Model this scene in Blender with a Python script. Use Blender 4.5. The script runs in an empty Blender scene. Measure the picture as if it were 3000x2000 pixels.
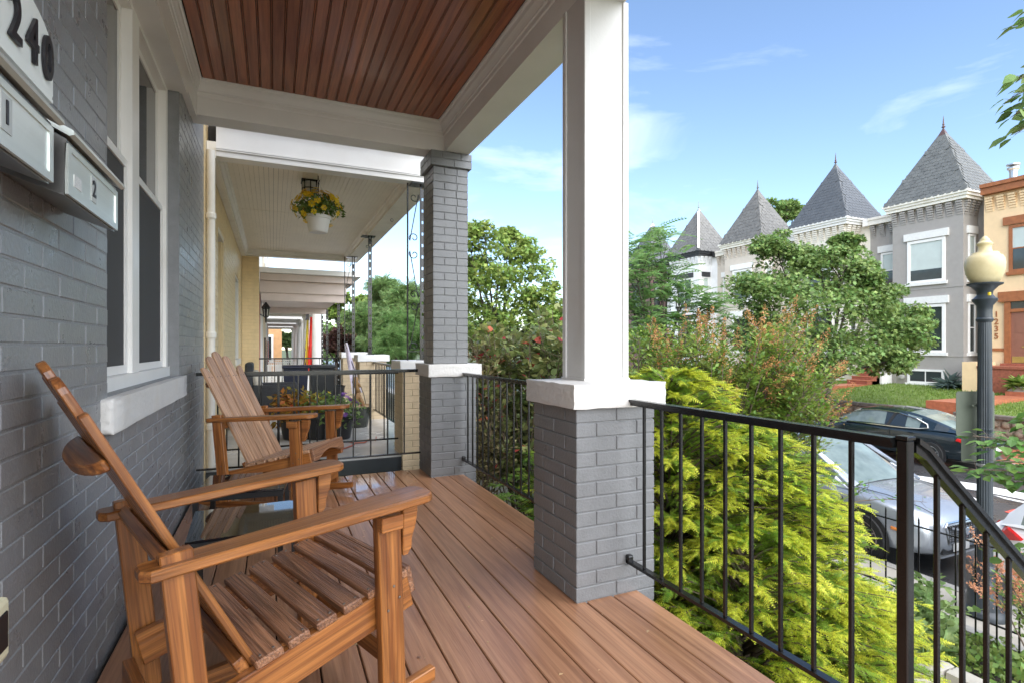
import bpy, bmesh, math, random
import numpy as np
from mathutils import Vector, Matrix, Euler
R = math.radians
random.seed(11); rng = np.random.default_rng(11)
sc = bpy.context.scene; col = sc.collection

# ---------------------------------------------------------------- camera
CAMZ, FPX, YAW = 1.17, 1572.0, R(24.0)
cd = bpy.data.cameras.new('camera'); cam = bpy.data.objects.new('camera', cd); col.objects.link(cam)
cam.location = (0, 0, CAMZ); cam.rotation_euler = (R(90), 0, -YAW)
cd.sensor_width = 36; cd.lens = FPX/3000*36; cd.shift_y = 16/3000; cd.clip_start = 0.05; cd.clip_end = 1500
sc.camera = cam

# ---------------------------------------------------------------- sky, sun, exposure
SUN_EL, SUN_AZ = R(44), R(183)          # azimuth clockwise from +Y
w = bpy.data.worlds.new('World'); sc.world = w; w.use_nodes = True
nt = w.node_tree; nt.nodes.clear()
def wn(t, **k):
    n = nt.nodes.new(t)
    for a, b in k.items(): setattr(n, a, b)
    return n
sky = wn('ShaderNodeTexSky', sky_type='NISHITA', sun_disc=False, sun_elevation=SUN_EL, sun_rotation=SUN_AZ,
         altitude=50, air_density=1.0, dust_density=0.2, ozone_density=2.0)
tc = wn('ShaderNodeTexCoord'); mp = wn('ShaderNodeMapping'); mp.inputs['Scale'].default_value = (1.0, 1.0, 3.2)
nz = wn('ShaderNodeTexNoise'); nz.inputs['Scale'].default_value = 3.1; nz.inputs['Detail'].default_value = 9; nz.inputs['Roughness'].default_value = .55; nz.inputs['Distortion'].default_value = .5
rp = wn('ShaderNodeValToRGB'); rp.color_ramp.elements[0].position = .54; rp.color_ramp.elements[1].position = .84
rp.color_ramp.elements[0].color = (0, 0, 0, 1); rp.color_ramp.elements[1].color = (.34, .34, .34, 1)
mx = wn('ShaderNodeMix', data_type='RGBA'); mx.inputs['B'].default_value = (9.0, 9.2, 9.6, 1)
bg = wn('ShaderNodeBackground'); bg.inputs['Strength'].default_value = 0.077
wo = wn('ShaderNodeOutputWorld'); L = nt.links.new
L(tc.outputs['Generated'], mp.inputs['Vector']); L(mp.outputs['Vector'], nz.inputs['Vector']); L(nz.outputs['Fac'], rp.inputs['Fac'])
L(rp.outputs['Color'], mx.inputs['Factor']); L(sky.outputs['Color'], mx.inputs['A']); L(mx.outputs['Result'], bg.inputs['Color']); L(bg.outputs['Background'], wo.inputs['Surface'])
sl = bpy.data.lights.new('sun', 'SUN'); sl.energy = 2.5; sl.angle = R(110); sl.color = (1, .965, .91)
so = bpy.data.objects.new('sun', sl); col.objects.link(so); so.location = (0, -10, 20)
sd = Vector((math.sin(SUN_AZ)*math.cos(SUN_EL), math.cos(SUN_AZ)*math.cos(SUN_EL), math.sin(SUN_EL)))
so.rotation_euler = sd.to_track_quat('Z', 'Y').to_euler()
vs = sc.view_settings; vs.view_transform = 'Standard'; vs.look = 'None'; vs.gamma = 1; vs.exposure = 1.96; vs.use_curve_mapping = False
sc.render.engine = 'CYCLES'
cy = sc.cycles; cy.max_bounces = 10; cy.diffuse_bounces = 6; cy.glossy_bounces = 4; cy.transmission_bounces = 6; cy.transparent_max_bounces = 8
cy.use_adaptive_sampling = True; cy.adaptive_threshold = .02; cy.use_denoising = True; cy.sample_clamp_indirect = 10
try: cy.denoiser = 'OPENIMAGEDENOISE'
except Exception: pass

# ---------------------------------------------------------------- materials (all procedural)
MATS = {}
def mat(name, rgb, rough=.6, var=.12, scale=6.0, bump=0.0, bscale=None, metal=0.0, spec=.5, coat=0.0, island=0.0, rgb2=None, space='pos', stretch=(1, 1, 1), detail=5, trans=0, sheen=0, rvar=0, warp=0, ramp=None, emis=None, alpha=1, dirt=None):
    if name in MATS: return MATS[name]
    m = bpy.data.materials.new(name); MATS[name] = m; m.use_nodes = True
    t = m.node_tree; t.nodes.clear(); N = t.nodes.new; K = t.links.new
    out = N('ShaderNodeOutputMaterial'); b = N('ShaderNodeBsdfPrincipled'); K(b.outputs[0], out.inputs[0])
    b.inputs['Roughness'].default_value = rough; b.inputs['Metallic'].default_value = metal
    b.inputs['Specular IOR Level'].default_value = spec; b.inputs['Coat Weight'].default_value = coat; b.inputs['Coat Roughness'].default_value = .06
    b.inputs['Transmission Weight'].default_value = trans; b.inputs['Alpha'].default_value = alpha
    if space == 'pos': g = N('ShaderNodeNewGeometry'); vec = g.outputs['Position']
    else:
        g = N('ShaderNodeTexCoord'); oi = N('ShaderNodeObjectInfo'); ml = N('ShaderNodeMath'); ml.operation = 'MULTIPLY'; ml.inputs[1].default_value = 37.0
        K(oi.outputs['Random'], ml.inputs[0]); ad = N('ShaderNodeVectorMath'); ad.operation = 'ADD'
        cb = N('ShaderNodeCombineXYZ'); K(ml.outputs[0], cb.inputs[0]); K(ml.outputs[0], cb.inputs[1]); K(ml.outputs[0], cb.inputs[2])
        K(g.outputs['Object'], ad.inputs[0]); K(cb.outputs[0], ad.inputs[1]); vec = ad.outputs[0]
    mpn = N('ShaderNodeMapping'); mpn.inputs['Scale'].default_value = stretch; K(vec, mpn.inputs['Vector'])
    n1 = N('ShaderNodeTexNoise'); n1.inputs['Scale'].default_value = scale; n1.inputs['Detail'].default_value = detail; n1.inputs['Roughness'].default_value = .62; n1.inputs['Distortion'].default_value = warp
    K(mpn.outputs[0], n1.inputs['Vector'])
    c1 = [max(0, c*(1-var)) for c in rgb]; c2 = rgb2 if rgb2 else [min(1, c*(1+var)) for c in rgb]
    r = N('ShaderNodeValToRGB'); e = r.color_ramp.elements; e[0].position = .3; e[1].position = .7; e[0].color = (*c1, 1); e[1].color = (*c2, 1)
    if ramp:
        e[0].position, e[1].position = ramp
    K(n1.outputs['Fac'], r.inputs['Fac']); colr = r.outputs['Color']
    if dirt:                                            # large stains with their own shape
        dn = N('ShaderNodeTexNoise'); dn.inputs['Scale'].default_value = dirt[1]; dn.inputs['Detail'].default_value = 6; K(vec, dn.inputs['Vector'])
        dr = N('ShaderNodeValToRGB'); de = dr.color_ramp.elements; de[0].position = .52; de[1].position = .75; de[0].color = (0, 0, 0, 1); de[1].color = (dirt[2],)*3+(1,)
        K(dn.outputs['Fac'], dr.inputs['Fac']); dm = N('ShaderNodeMix'); dm.data_type = 'RGBA'; K(dr.outputs['Color'], dm.inputs['Factor']); K(colr, dm.inputs['A']); dm.inputs['B'].default_value = (*dirt[0], 1); colr = dm.outputs['Result']
    if island:
        gi = N('ShaderNodeNewGeometry'); hs = N('ShaderNodeHueSaturation'); mr = N('ShaderNodeMapRange'); mr.inputs['To Min'].default_value = 1-island; mr.inputs['To Max'].default_value = 1+island
        K(gi.outputs['Random Per Island'], mr.inputs['Value']); K(mr.outputs[0], hs.inputs['Value']); K(colr, hs.inputs['Color'])
        mh = N('ShaderNodeMapRange'); mh.inputs['To Min'].default_value = .5-island*.06; mh.inputs['To Max'].default_value = .5+island*.06
        ms = N('ShaderNodeMath'); ms.operation = 'MULTIPLY'; ms.inputs[1].default_value = 7.31; mf = N('ShaderNodeMath'); mf.operation = 'FRACT'
        K(gi.outputs['Random Per Island'], ms.inputs[0]); K(ms.outputs[0], mf.inputs[0]); K(mf.outputs[0], mh.inputs['Value']); K(mh.outputs[0], hs.inputs['Hue']); colr = hs.outputs['Color']
    if space != 'pos' and var and not island:
        hs = N('ShaderNodeHueSaturation'); mr = N('ShaderNodeMapRange'); mr.inputs['To Min'].default_value = 1-var*.8; mr.inputs['To Max'].default_value = 1+var*.8
        K(oi.outputs['Random'], mr.inputs['Value']); K(mr.outputs[0], hs.inputs['Value']); K(colr, hs.inputs['Color']); colr = hs.outputs['Color']
    K(colr, b.inputs['Base Color'])
    if rvar:
        rr = N('ShaderNodeMapRange'); rr.inputs['To Min'].default_value = max(.02, rough-rvar); rr.inputs['To Max'].default_value = min(1, rough+rvar); rr.inputs['From Min'].default_value = .3; rr.inputs['From Max'].default_value = .7
        K(n1.outputs['Fac'], rr.inputs['Value']); K(rr.outputs[0], b.inputs['Roughness'])
    if bump:
        n2 = N('ShaderNodeTexNoise'); n2.inputs['Scale'].default_value = bscale or scale*4; n2.inputs['Detail'].default_value = 6; K(mpn.outputs[0], n2.inputs['Vector'])
        bp = N('ShaderNodeBump'); bp.inputs['Strength'].default_value = bump; bp.inputs['Distance'].default_value = .01; K(n2.outputs['Fac'], bp.inputs['Height']); K(bp.outputs[0], b.inputs['Normal'])
    if emis: b.inputs['Emission Color'].default_value = (*emis[0], 1); b.inputs['Emission Strength'].default_value = emis[1]
    return m
LEAFARGS = {}
def leafmat(name, rgb, rgb2, isl=.35, rough=.5, sss=.35, scale=2.5, solo=False):
    """two-sided leaf: diffuse + translucent, colour varies leaf by leaf and clump by clump"""
    if name in MATS: return MATS[name]
    m = mat(name, rgb, rough, 0, scale, rgb2=rgb2, island=isl, spec=.35, detail=2)
    LEAFARGS[name] = (rgb, rgb2, isl, rough, sss, scale)
    t = m.node_tree
    if solo:                                            # single-leaf objects vary by object instead of by island
        oi = t.nodes.new('ShaderNodeObjectInfo')
        for n_ in [n for n in t.nodes if n.type == 'NEW_GEOMETRY']:
            for l in list(n_.outputs['Random Per Island'].links): t.links.new(oi.outputs['Random'], l.to_socket)
    t = m.node_tree; b = [n for n in t.nodes if n.type == 'BSDF_PRINCIPLED'][0]; out = [n for n in t.nodes if n.type == 'OUTPUT_MATERIAL'][0]
    src = b.inputs['Base Color'].links[0].from_socket
    tr = t.nodes.new('ShaderNodeBsdfTranslucent'); t.links.new(src, tr.inputs['Color']); mi = t.nodes.new('ShaderNodeMixShader'); mi.inputs[0].default_value = sss
    t.links.new(b.outputs[0], mi.inputs[1]); t.links.new(tr.outputs[0], mi.inputs[2]); t.links.new(mi.outputs[0], out.inputs[0])
    return m
def woodmat(name, dark, light, rough=.5, grain=1.0, coat=0, rings=(1.2, 26, 26), fine=(3, 160, 160), bump=.25, var=.18):
    """wood grain along each piece's own x axis"""
    if name in MATS: return MATS[name]
    m = mat(name, dark, rough, var, 1.0, rgb2=light, space='obj', stretch=rings, detail=3, warp=1.6, coat=coat, ramp=(.36, .66))
    t = m.node_tree; b = [n for n in t.nodes if n.type == 'BSDF_PRINCIPLED'][0]; N = t.nodes.new; K = t.links.new
    mp0 = [n for n in t.nodes if n.type == 'MAPPING'][0]; vec = mp0.inputs['Vector'].links[0].from_socket
    m2 = N('ShaderNodeMapping'); m2.inputs['Scale'].default_value = fine; K(vec, m2.inputs['Vector'])
    nf = N('ShaderNodeTexNoise'); nf.inputs['Scale'].default_value = 1; nf.inputs['Detail'].default_value = 4; nf.inputs['Distortion'].default_value = .8; K(m2.outputs[0], nf.inputs['Vector'])
    rf = N('ShaderNodeValToRGB'); rf.color_ramp.elements[0].position = .44; rf.color_ramp.elements[1].position = .54; lo = 1-.45*grain; rf.color_ramp.elements[0].color = (lo, lo, lo, 1); K(nf.outputs['Fac'], rf.inputs['Fac'])
    mu = N('ShaderNodeMix'); mu.data_type = 'RGBA'; mu.blend_type = 'MULTIPLY'; mu.inputs['Factor'].default_value = 1
    src = b.inputs['Base Color'].links[0].from_socket; K(src, mu.inputs['A']); K(rf.outputs['Color'], mu.inputs['B']); K(mu.outputs['Result'], b.inputs['Base Color'])
    bp = N('ShaderNodeBump'); bp.inputs['Strength'].default_value = bump; bp.inputs['Distance'].default_value = .004; K(nf.outputs['Fac'], bp.inputs['Height']); K(bp.outputs[0], b.inputs['Normal'])
    return m

# ---------------------------------------------------------------- mesh helpers
OFF = {}
def W(o): return OFF.get(o.name, Vector((0, 0, 0))) if o else Vector((0, 0, 0))
class MB:
    def __init__(s): s.v = []; s.f = []
    def add(s, vs, fs):
        n = len(s.v); s.v += [tuple(v) for v in vs]; s.f += [tuple(i+n for i in f) for f in fs]; return s
    def box(s, x0, x1, y0, y1, z0, z1):
        return s.add([(x0,y0,z0),(x1,y0,z0),(x1,y1,z0),(x0,y1,z0),(x0,y0,z1),(x1,y0,z1),(x1,y1,z1),(x0,y1,z1)],
                     [(0,3,2,1),(4,5,6,7),(0,1,5,4),(1,2,6,5),(2,3,7,6),(3,0,4,7)])
    def obox(s, c, size, M3=None):
        h = [x/2 for x in size]; vs = []
        for z in (-1, 1):
            for x, y in ((-1,-1),(1,-1),(1,1),(-1,1)):
                p = Vector((x*h[0], y*h[1], z*h[2])); p = (M3 @ p) if M3 else p; vs.append(p+Vector(c))
        return s.add(vs, [(0,3,2,1),(4,5,6,7),(0,1,5,4),(1,2,6,5),(2,3,7,6),(3,0,4,7)])
    def bar(s, a, b, wd, ht, up=(0,0,1)):
        a, b = Vector(a), Vector(b); d = b-a; x = d.normalized(); y = Vector(up).cross(x)
        if y.length < 1e-4: y = Vector((0,1,0)).cross(x)
        y.normalize(); z = x.cross(y)
        return s.obox((a+b)/2, (d.length, wd, ht), Matrix((x, y, z)).transposed())
    def prism(s, poly, axis, t0, t1):
        """poly: 2d points; axis 'x': (y,z)->x, 'y': (x,z)->y, 'z': (x,y)->z"""
        def P(p, t): return {'x': (t, p[0], p[1]), 'y': (p[0], t, p[1]), 'z': (p[0], p[1], t)}[axis]
        n = len(poly); vs = [P(p, t0) for p in poly]+[P(p, t1) for p in poly]
        return s.add(vs, [tuple(range(n-1, -1, -1)), tuple(range(n, 2*n))]+[(i, (i+1) % n, n+(i+1) % n, n+i) for i in range(n)])
    def tube(s, pts, r, n=6, cap=True):
        pts = [Vector(p) for p in pts]; rs = r if isinstance(r, (list, tuple)) else [r]*len(pts); vs = []; fs = []; u = None
        for i, p in enumerate(pts):
            d = (pts[min(i+1, len(pts)-1)]-pts[max(i-1, 0)])
            if d.length < 1e-9: d = Vector((0, 0, 1))
            d.normalize()
            if u is None: u = d.orthogonal().normalized()
            else:
                u = u-d*u.dot(d); u = u.normalized() if u.length > 1e-6 else d.orthogonal().normalized()
            v = d.cross(u)
            for k in range(n):
                a = 2*math.pi*k/n; vs.append(p+(u*math.cos(a)+v*math.sin(a))*rs[i])
        for i in range(len(pts)-1):
            for k in range(n): fs.append((i*n+k, i*n+(k+1) % n, (i+1)*n+(k+1) % n, (i+1)*n+k))
        if cap: fs += [tuple(range(n-1, -1, -1)), tuple(range((len(pts)-1)*n, len(pts)*n))]
        return s.add(vs, fs)
    def lathe(s, prof, c=(0, 0, 0), n=20, axis='z', flute=0, fl_range=None, cap=True):
        vs = []; fs = []
        for j, (r, z) in enumerate(prof):
            for k in range(n):
                a = 2*math.pi*k/n; rr = r
                if flute and fl_range and fl_range[0] <= z <= fl_range[1] and k % 2: rr = r*(1-flute)
                x, y = rr*math.cos(a), rr*math.sin(a)
                p = {'z': (x, y, z), 'x': (z, x, y), 'y': (x, z, y)}[axis]
                vs.append((p[0]+c[0], p[1]+c[1], p[2]+c[2]))
        for j in range(len(prof)-1):
            for k in range(n):
                q = (j*n+k, j*n+(k+1) % n, (j+1)*n+(k+1) % n, (j+1)*n+k); fs.append(q if axis != 'y' else q[::-1])
        if cap: fs += [tuple(range(n-1, -1, -1)), tuple(range((len(prof)-1)*n, len(prof)*n))] if axis != 'y' else [tuple(range(n)), tuple(range(len(prof)*n-1, (len(prof)-1)*n-1, -1))]
        return s.add(vs, fs)
    def mesh(s, name='mesh', smooth=False, fixn=True):
        me = bpy.data.meshes.new(name); me.from_pydata(s.v, [], s.f); me.update()
        if fixn:
            bm = bmesh.new(); bm.from_mesh(me); bmesh.ops.recalc_face_normals(bm, faces=bm.faces); bm.to_mesh(me); bm.free()
        if smooth: shade(me, smooth)
        return me
    def ob(s, name, m, parent=None, smooth=False, **k): return ob(name, s.mesh(name, smooth), m, parent, **k)
def shade(me, ang):
    me.polygons.foreach_set('use_smooth', [True]*len(me.polygons))
    if ang is not True:
        bm = bmesh.new(); bm.from_mesh(me); a = R(ang)
        for e in bm.edges:
            if len(e.link_faces) == 2 and e.calc_face_angle(0) > a: e.smooth = False
        bm.to_mesh(me); bm.free()
def ob(name, me, m=None, parent=None, loc=(0, 0, 0), rot=None, scale=None):
    """link a mesh; loc is in world space, or in the thing's own space below a rotated thing"""
    o = bpy.data.objects.new(name, me); col.objects.link(o)
    if m is not None and not me.materials: me.materials.append(m)
    o.location = Vector(loc)-W(parent); OFF[o.name] = Vector(loc)
    if rot is not None: o.rotation_euler = rot.to_euler() if isinstance(rot, Matrix) else rot
    if scale: o.scale = scale
    if parent: o.parent = parent
    return o
def tag(o, label=None, cat=None, group=None, kind=None):
    for a, b in (('label', label), ('category', cat), ('group', group), ('kind', kind)):
        if b: o[a] = b
    return o
def thing(name, label, cat, loc=(0, 0, 0), rz=0, group=None, local=False):
    o = bpy.data.objects.new(name, None); col.objects.link(o); o.empty_display_size = .1
    o.location = loc; o.rotation_euler = (0, 0, rz); OFF[o.name] = Vector((0, 0, 0)) if (local or rz) else Vector(loc)
    return tag(o, label, cat, group)
BOXC = {}
def bevmesh(size, b, m, segs=1):
    k = (tuple(round(x, 4) for x in size), round(b, 4), m.name, segs)
    if k not in BOXC:
        bm = bmesh.new(); bmesh.ops.create_cube(bm, size=1); bmesh.ops.scale(bm, vec=size, verts=bm.verts)
        if b: bmesh.ops.bevel(bm, geom=bm.edges[:], offset=b, segments=segs, affect='EDGES', profile=.5)
        me = bpy.data.meshes.new('piece'); bm.to_mesh(me); bm.free(); me.materials.append(m); BOXC[k] = me
    return BOXC[k]
def piece(name, size, m, parent, loc, rot=None, b=.002): return ob(name, bevmesh(size, b, m), None, parent, loc, rot)
def board(name, a, b, wd, th, m, parent, up=(0, 0, 1), bev=.003, roll=0):
    """bevelled board from a to b, long axis = its own x; wd across, th along up"""
    a, b = Vector(a), Vector(b); d = b-a; x = d.normalized(); y = Vector(up).cross(x)
    if y.length < 1e-4: y = Vector((0, 1, 0)).cross(x)
    y.normalize(); z = x.cross(y); M3 = Matrix((x, y, z)).transposed()
    if roll: M3 = M3 @ Matrix.Rotation(roll, 3, 'X')
    return piece(name, (d.length, wd, th), m, parent, (a+b)/2, M3, bev)
def nmesh(name, V, F, m, parent=None, smooth=False, **k):
    """numpy arrays -> mesh object (F: equal-sized faces)"""
    me = bpy.data.meshes.new(name); nf, k4 = F.shape
    me.vertices.add(len(V)); me.vertices.foreach_set('co', np.ascontiguousarray(V, dtype=np.float32).ravel())
    me.loops.add(nf*k4); me.loops.foreach_set('vertex_index', np.ascontiguousarray(F, dtype=np.int32).ravel())
    me.polygons.add(nf); me.polygons.foreach_set('loop_start', np.arange(0, nf*k4, k4, dtype=np.int32))
    if smooth: me.polygons.foreach_set('use_smooth', np.ones(nf, dtype=bool))
    me.update(calc_edges=True); me.validate()
    return ob(name, me, m, parent, **k)
def text_mesh(txt, size, depth, m, bev=0):
    cu = bpy.data.curves.new('lettering', 'FONT'); cu.body = txt; cu.size = size; cu.extrude = depth; cu.align_x = 'CENTER'; cu.align_y = 'CENTER'; cu.offset = bev
    o = bpy.data.objects.new('lettering', cu); col.objects.link(o); bpy.context.view_layer.update()
    me = bpy.data.meshes.new_from_object(o.evaluated_get(bpy.context.evaluated_depsgraph_get())); bpy.data.objects.remove(o); me.materials.clear(); me.materials.append(m); return me
def P(u, v, d):
    """point at depth d along the sight line of photo position (u, v)"""
    xr = (u-1500)/FPX; s, c = math.sin(YAW), math.cos(YAW)
    return Vector(((xr*c+s)*d, (-xr*s+c)*d, CAMZ-(v-1016)/FPX*d))

# ================================================================ materials of the near porch
GREY = mat('grey_brick_paint', (.215, .220, .228), .34, .08, 9, bump=.22, bscale=90, rvar=.10, dirt=((.16, .16, .16), 1.6, .35))
GREYP = mat('grey_pier_paint', (.172, .174, .178), .36, .09, 9, bump=.25, bscale=80, rvar=.10, dirt=((.12, .12, .12), 1.9, .45)); GREYPM = mat('grey_pier_mortar', (.165, .167, .17), .45, .1, 14, bump=.3)
GREYM = mat('grey_mortar_paint', (.210, .214, .220), .45, .10, 14, bump=.3, bscale=70)
WHITE = mat('white_trim_paint', (.80, .785, .755), .38, .03, 3, bump=.05, bscale=60, dirt=((.62, .58, .52), 1.8, .35))
STONEW = mat('white_painted_stone', (.63, .61, .58), .6, .06, 5, bump=.5, bscale=45, dirt=((.52, .47, .40), 5, .5))
CEDAR = woodmat('cedar_ceiling', (.30, .088, .038), (.43, .140, .060), .28, .35, coat=.25, rings=(.7, 14, 14), fine=(2, 90, 90), bump=.06, var=.16)
DECK = woodmat('deck_composite', (.318, .152, .082), (.425, .222, .122), .42, .34, rings=(1.0, 20, 20), fine=(1.8, 70, 70), bump=.22, var=.08)
SUB = mat('dark_underfloor', (.02, .017, .014), .8)
IRON = mat('black_rail_paint', (.007, .007, .007), .22, .2, 20, bump=.08, bscale=120)
WOOD = woodmat('stained_cedar', (.215, .068, .016), (.40, .155, .040), .34, .65, coat=.10, rings=(1.0, 19, 19), fine=(2.2, 120, 120), bump=.3)
WOODG = woodmat('weathered_cedar', (.205, .086, .042), (.35, .170, .088), .34, .9, rings=(1.6, 34, 34), fine=(4, 230, 230), bump=.9)
SCREEN = mat('window_screen', (.050, .047, .047), .7, .12, 300)
PANE = mat('dark_window_glass', (.018, .020, .024), .03, .1, 1, spec=.6)
SCREW = mat('steel_screw', (.16, .13, .11), .45, .1, metal=.6)
STEEL = mat('brushed_mailbox_steel', (.66, .70, .66), .28, .08, 5, metal=.45, stretch=(1, .15, 8), bump=.02)
STEELD = mat('mailbox_side_steel', (.36, .35, .34), .34, .1, 5, metal=1)
BLACK = mat('black_lettering', (.012, .010, .013), .4)
GLOSSB = mat('black_table_glass', (.010, .010, .012), .025, .1, 2, spec=.8)
BLKM = mat('black_table_metal', (.014, .014, .015), .35)
# wet film on the deck: puddled patches of low roughness, driven by a noise with its own shape
def wet(m):
    t = m.node_tree; b = [n for n in t.nodes if n.type == 'BSDF_PRINCIPLED'][0]; N = t.nodes.new; K = t.links.new
    g = N('ShaderNodeNewGeometry'); n = N('ShaderNodeTexNoise'); n.inputs['Scale'].default_value = 1.1; n.inputs['Detail'].default_value = 5; K(g.outputs['Position'], n.inputs['Vector'])
    sx = N('ShaderNodeSeparateXYZ'); K(g.outputs['Position'], sx.inputs[0])
    my = N('ShaderNodeMapRange'); my.inputs['From Min'].default_value = 2.9; my.inputs['From Max'].default_value = 4.6; my.inputs['To Min'].default_value = -.22; my.inputs['To Max'].default_value = .16; K(sx.outputs['Y'], my.inputs['Value'])
    mxx = N('ShaderNodeMapRange'); mxx.inputs['From Min'].default_value = .7; mxx.inputs['From Max'].default_value = 1.35; mxx.inputs['To Min'].default_value = 0; mxx.inputs['To Max'].default_value = -.30; K(sx.outputs['X'], mxx.inputs['Value'])
    a = N('ShaderNodeMath'); a.operation = 'ADD'; K(n.outputs['Fac'], a.inputs[0]); K(my.outputs[0], a.inputs[1])
    a2 = N('ShaderNodeMath'); a2.operation = 'ADD'; K(a.outputs[0], a2.inputs[0]); K(mxx.outputs[0], a2.inputs[1])
    r = N('ShaderNodeMapRange'); r.inputs['From Min'].default_value = .50; r.inputs['From Max'].default_value = .60; r.inputs['To Min'].default_value = .30; r.inputs['To Max'].default_value = .045; K(a2.outputs[0], r.inputs['Value']); K(r.outputs[0], b.inputs['Roughness'])
    r2 = N('ShaderNodeMapRange'); r2.inputs['From Min'].default_value = .50; r2.inputs['From Max'].default_value = .60; r2.inputs['To Min'].default_value = .22; r2.inputs['To Max'].default_value = .015; K(a2.outputs[0], r2.inputs['Value'])
    bp = [x for x in t.nodes if x.type == 'BUMP'][0]; K(r2.outputs[0], bp.inputs['Strength'])
wet(DECK)

# ================================================================ brickwork
def joined_bricks(name, items, m, parent):
    """items: (centre, size) -> one mesh of bevelled bricks"""
    mb = MB(); tpl = {}
    for c, s in items:
        k = tuple(round(x, 3) for x in s)
        if k not in tpl:
            me = bevmesh(k, .003, m); tpl[k] = ([v.co.copy() for v in me.vertices], [tuple(p.vertices) for p in me.polygons])
        vs, fs = tpl[k]; cc = Vector(c); mb.add([v+cc for v in vs], fs)
    me = bpy.data.meshes.new(name); me.from_pydata(mb.v, [], mb.f); me.update()
    o = ob(name, me, m, parent); o['kind'] = 'stuff'; return o
def pier_bricks(x0, x1, y0, y1, z0, z1, course=.0683, L0=.215, proud=.0026, jit=.0012):
    """brick slabs around a pier, corners lapped course by course"""
    items = []; n = max(1, round((z1-z0)/course)); h = (z1-z0)/n; g = .0062; dp = .104
    def row(a, b, off):
        cuts = [a]; x = a+(L0 if not off else L0/2)
        while x < b-.04: cuts.append(x); x += L0
        return cuts+[b]
    for i in range(n):
        zc = z0+(i+.5)*h; odd = i % 2
        xa, xb = (x0, x1) if not odd else (x0+dp, x1-dp); ya, yb = (y0, y1) if odd else (y0+dp, y1-dp)
        inner = lambda a, b: [a, b] if b-a < .27 else [a, (a+b)/2, b]
        cx = row(xa, xb, 0) if not odd else inner(xa, xb)
        cyy = row(ya, yb, 0) if odd else inner(ya, yb)
        ext = g/2+proud
        if not odd: cx[0] -= ext; cx[-1] += ext
        else: cyy[0] -= ext; cyy[-1] += ext
        for a, b in zip(cx, cx[1:]):
            for yy in (y0+dp/2-proud, y1-dp/2+proud): items.append((((a+b)/2, yy+random.uniform(-jit, jit), zc+random.uniform(-.0006, .0006)), (round(b-a-g, 3), dp, h-g)))
        for a, b in zip(cyy, cyy[1:]):
            for xx in (x0+dp/2-proud, x1-dp/2+proud): items.append(((xx+random.uniform(-jit, jit), (a+b)/2, zc+random.uniform(-.0006, .0006)), (dp, round(b-a-g, 3), h-g)))
    return items
def put_bricks(items, m, parent, limit=300):
    items = sorted(items, key=lambda it: (Vector(it[0])-Vector((0, 0, CAMZ))).length)
    for c, s in items[:limit]: piece('brick', s, m, parent, c, None, .003)
    if items[limit:]: joined_bricks('brick_courses', items[limit:], m, parent)
def rough_slab(x0, x1, y0, y1, z0, z1, n=7, amp=.0022, seed=0):
    """cast slab with slightly wavy faces and worn edges"""
    bm = bmesh.new(); bmesh.ops.create_cube(bm, size=1); bmesh.ops.subdivide_edges(bm, edges=bm.edges[:], cuts=n, use_grid_fill=True)
    rr = random.Random(seed)
    for v in bm.verts:
        p = v.co; e = sum(1 for c in p if abs(abs(c)-.5) < 1e-4); k = 1-(.012 if e >= 2 else 0)
        v.co = Vector((x0+(p.x*k+.5)*(x1-x0), y0+(p.y*k+.5)*(y1-y0), z0+(p.z*(1-(.03 if e >= 2 else 0))+.5)*(z1-z0)))+Vector([rr.uniform(-amp, amp) for _ in range(3)])
    me = bpy.data.meshes.new('slab'); bm.to_mesh(me); bm.free(); shade(me, 50); return me
def pier(name, label, x0, x1, y0, y1, z0, z1, bm_, mm, capm, cap=(.035, .112), limit=300, group=None, upper=None, capseed=1):
    t = thing(name, label, 'pier', ((x0+x1)/2, (y0+y1)/2, z0), group=group)
    MB().box(x0+.003, x1-.003, y0+.003, y1-.003, z0, z1).ob('core', mm, t)
    items = pier_bricks(x0, x1, y0, y1, z0, z1)
    zt = z1
    if cap:
        ob('cap', rough_slab(x0-cap[0], x1+cap[0]+.015, y0-cap[0], y1+cap[0], z1-.002, z1+cap[1], seed=capseed), capm, t); zt = z1+cap[1]
    if upper:
        ux0, ux1, uy0, uy1, uz = upper
        MB().box(ux0+.003, ux1-.003, uy0+.003, uy1-.003, zt-.003, uz).ob('shaft', mm, t)
        items += pier_bricks(ux0, ux1, uy0, uy1, zt, uz-.14)
        items += pier_bricks(ux0-.028, ux1+.028, uy0-.028, uy1+.028, uz-.14, uz, jit=.0005)
        MB().box(ux0-.024, ux1+.024, uy0-.024, uy1+.024, uz-.138, uz-.002).ob('corbel', mm, t)
    put_bricks(items, bm_, t, limit); return t
ZB = 2.95                                              # underside of the porch beams
pier('brick_pier', 'dark grey painted brick pier with white cap carrying the square white column', 1.265, 1.70, 2.116, 2.55, -1.5, .890, GREYP, GREYPM, STONEW)
pier('brick_pier', 'tall dark grey painted brick pier with white mid cap at the porch corner', 1.298, 1.724, 4.70, 5.12, -1.5, .905, GREYP, GREYPM, STONEW, upper=(1.327, 1.655, 4.735, 5.06, ZB), capseed=3)

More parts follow.
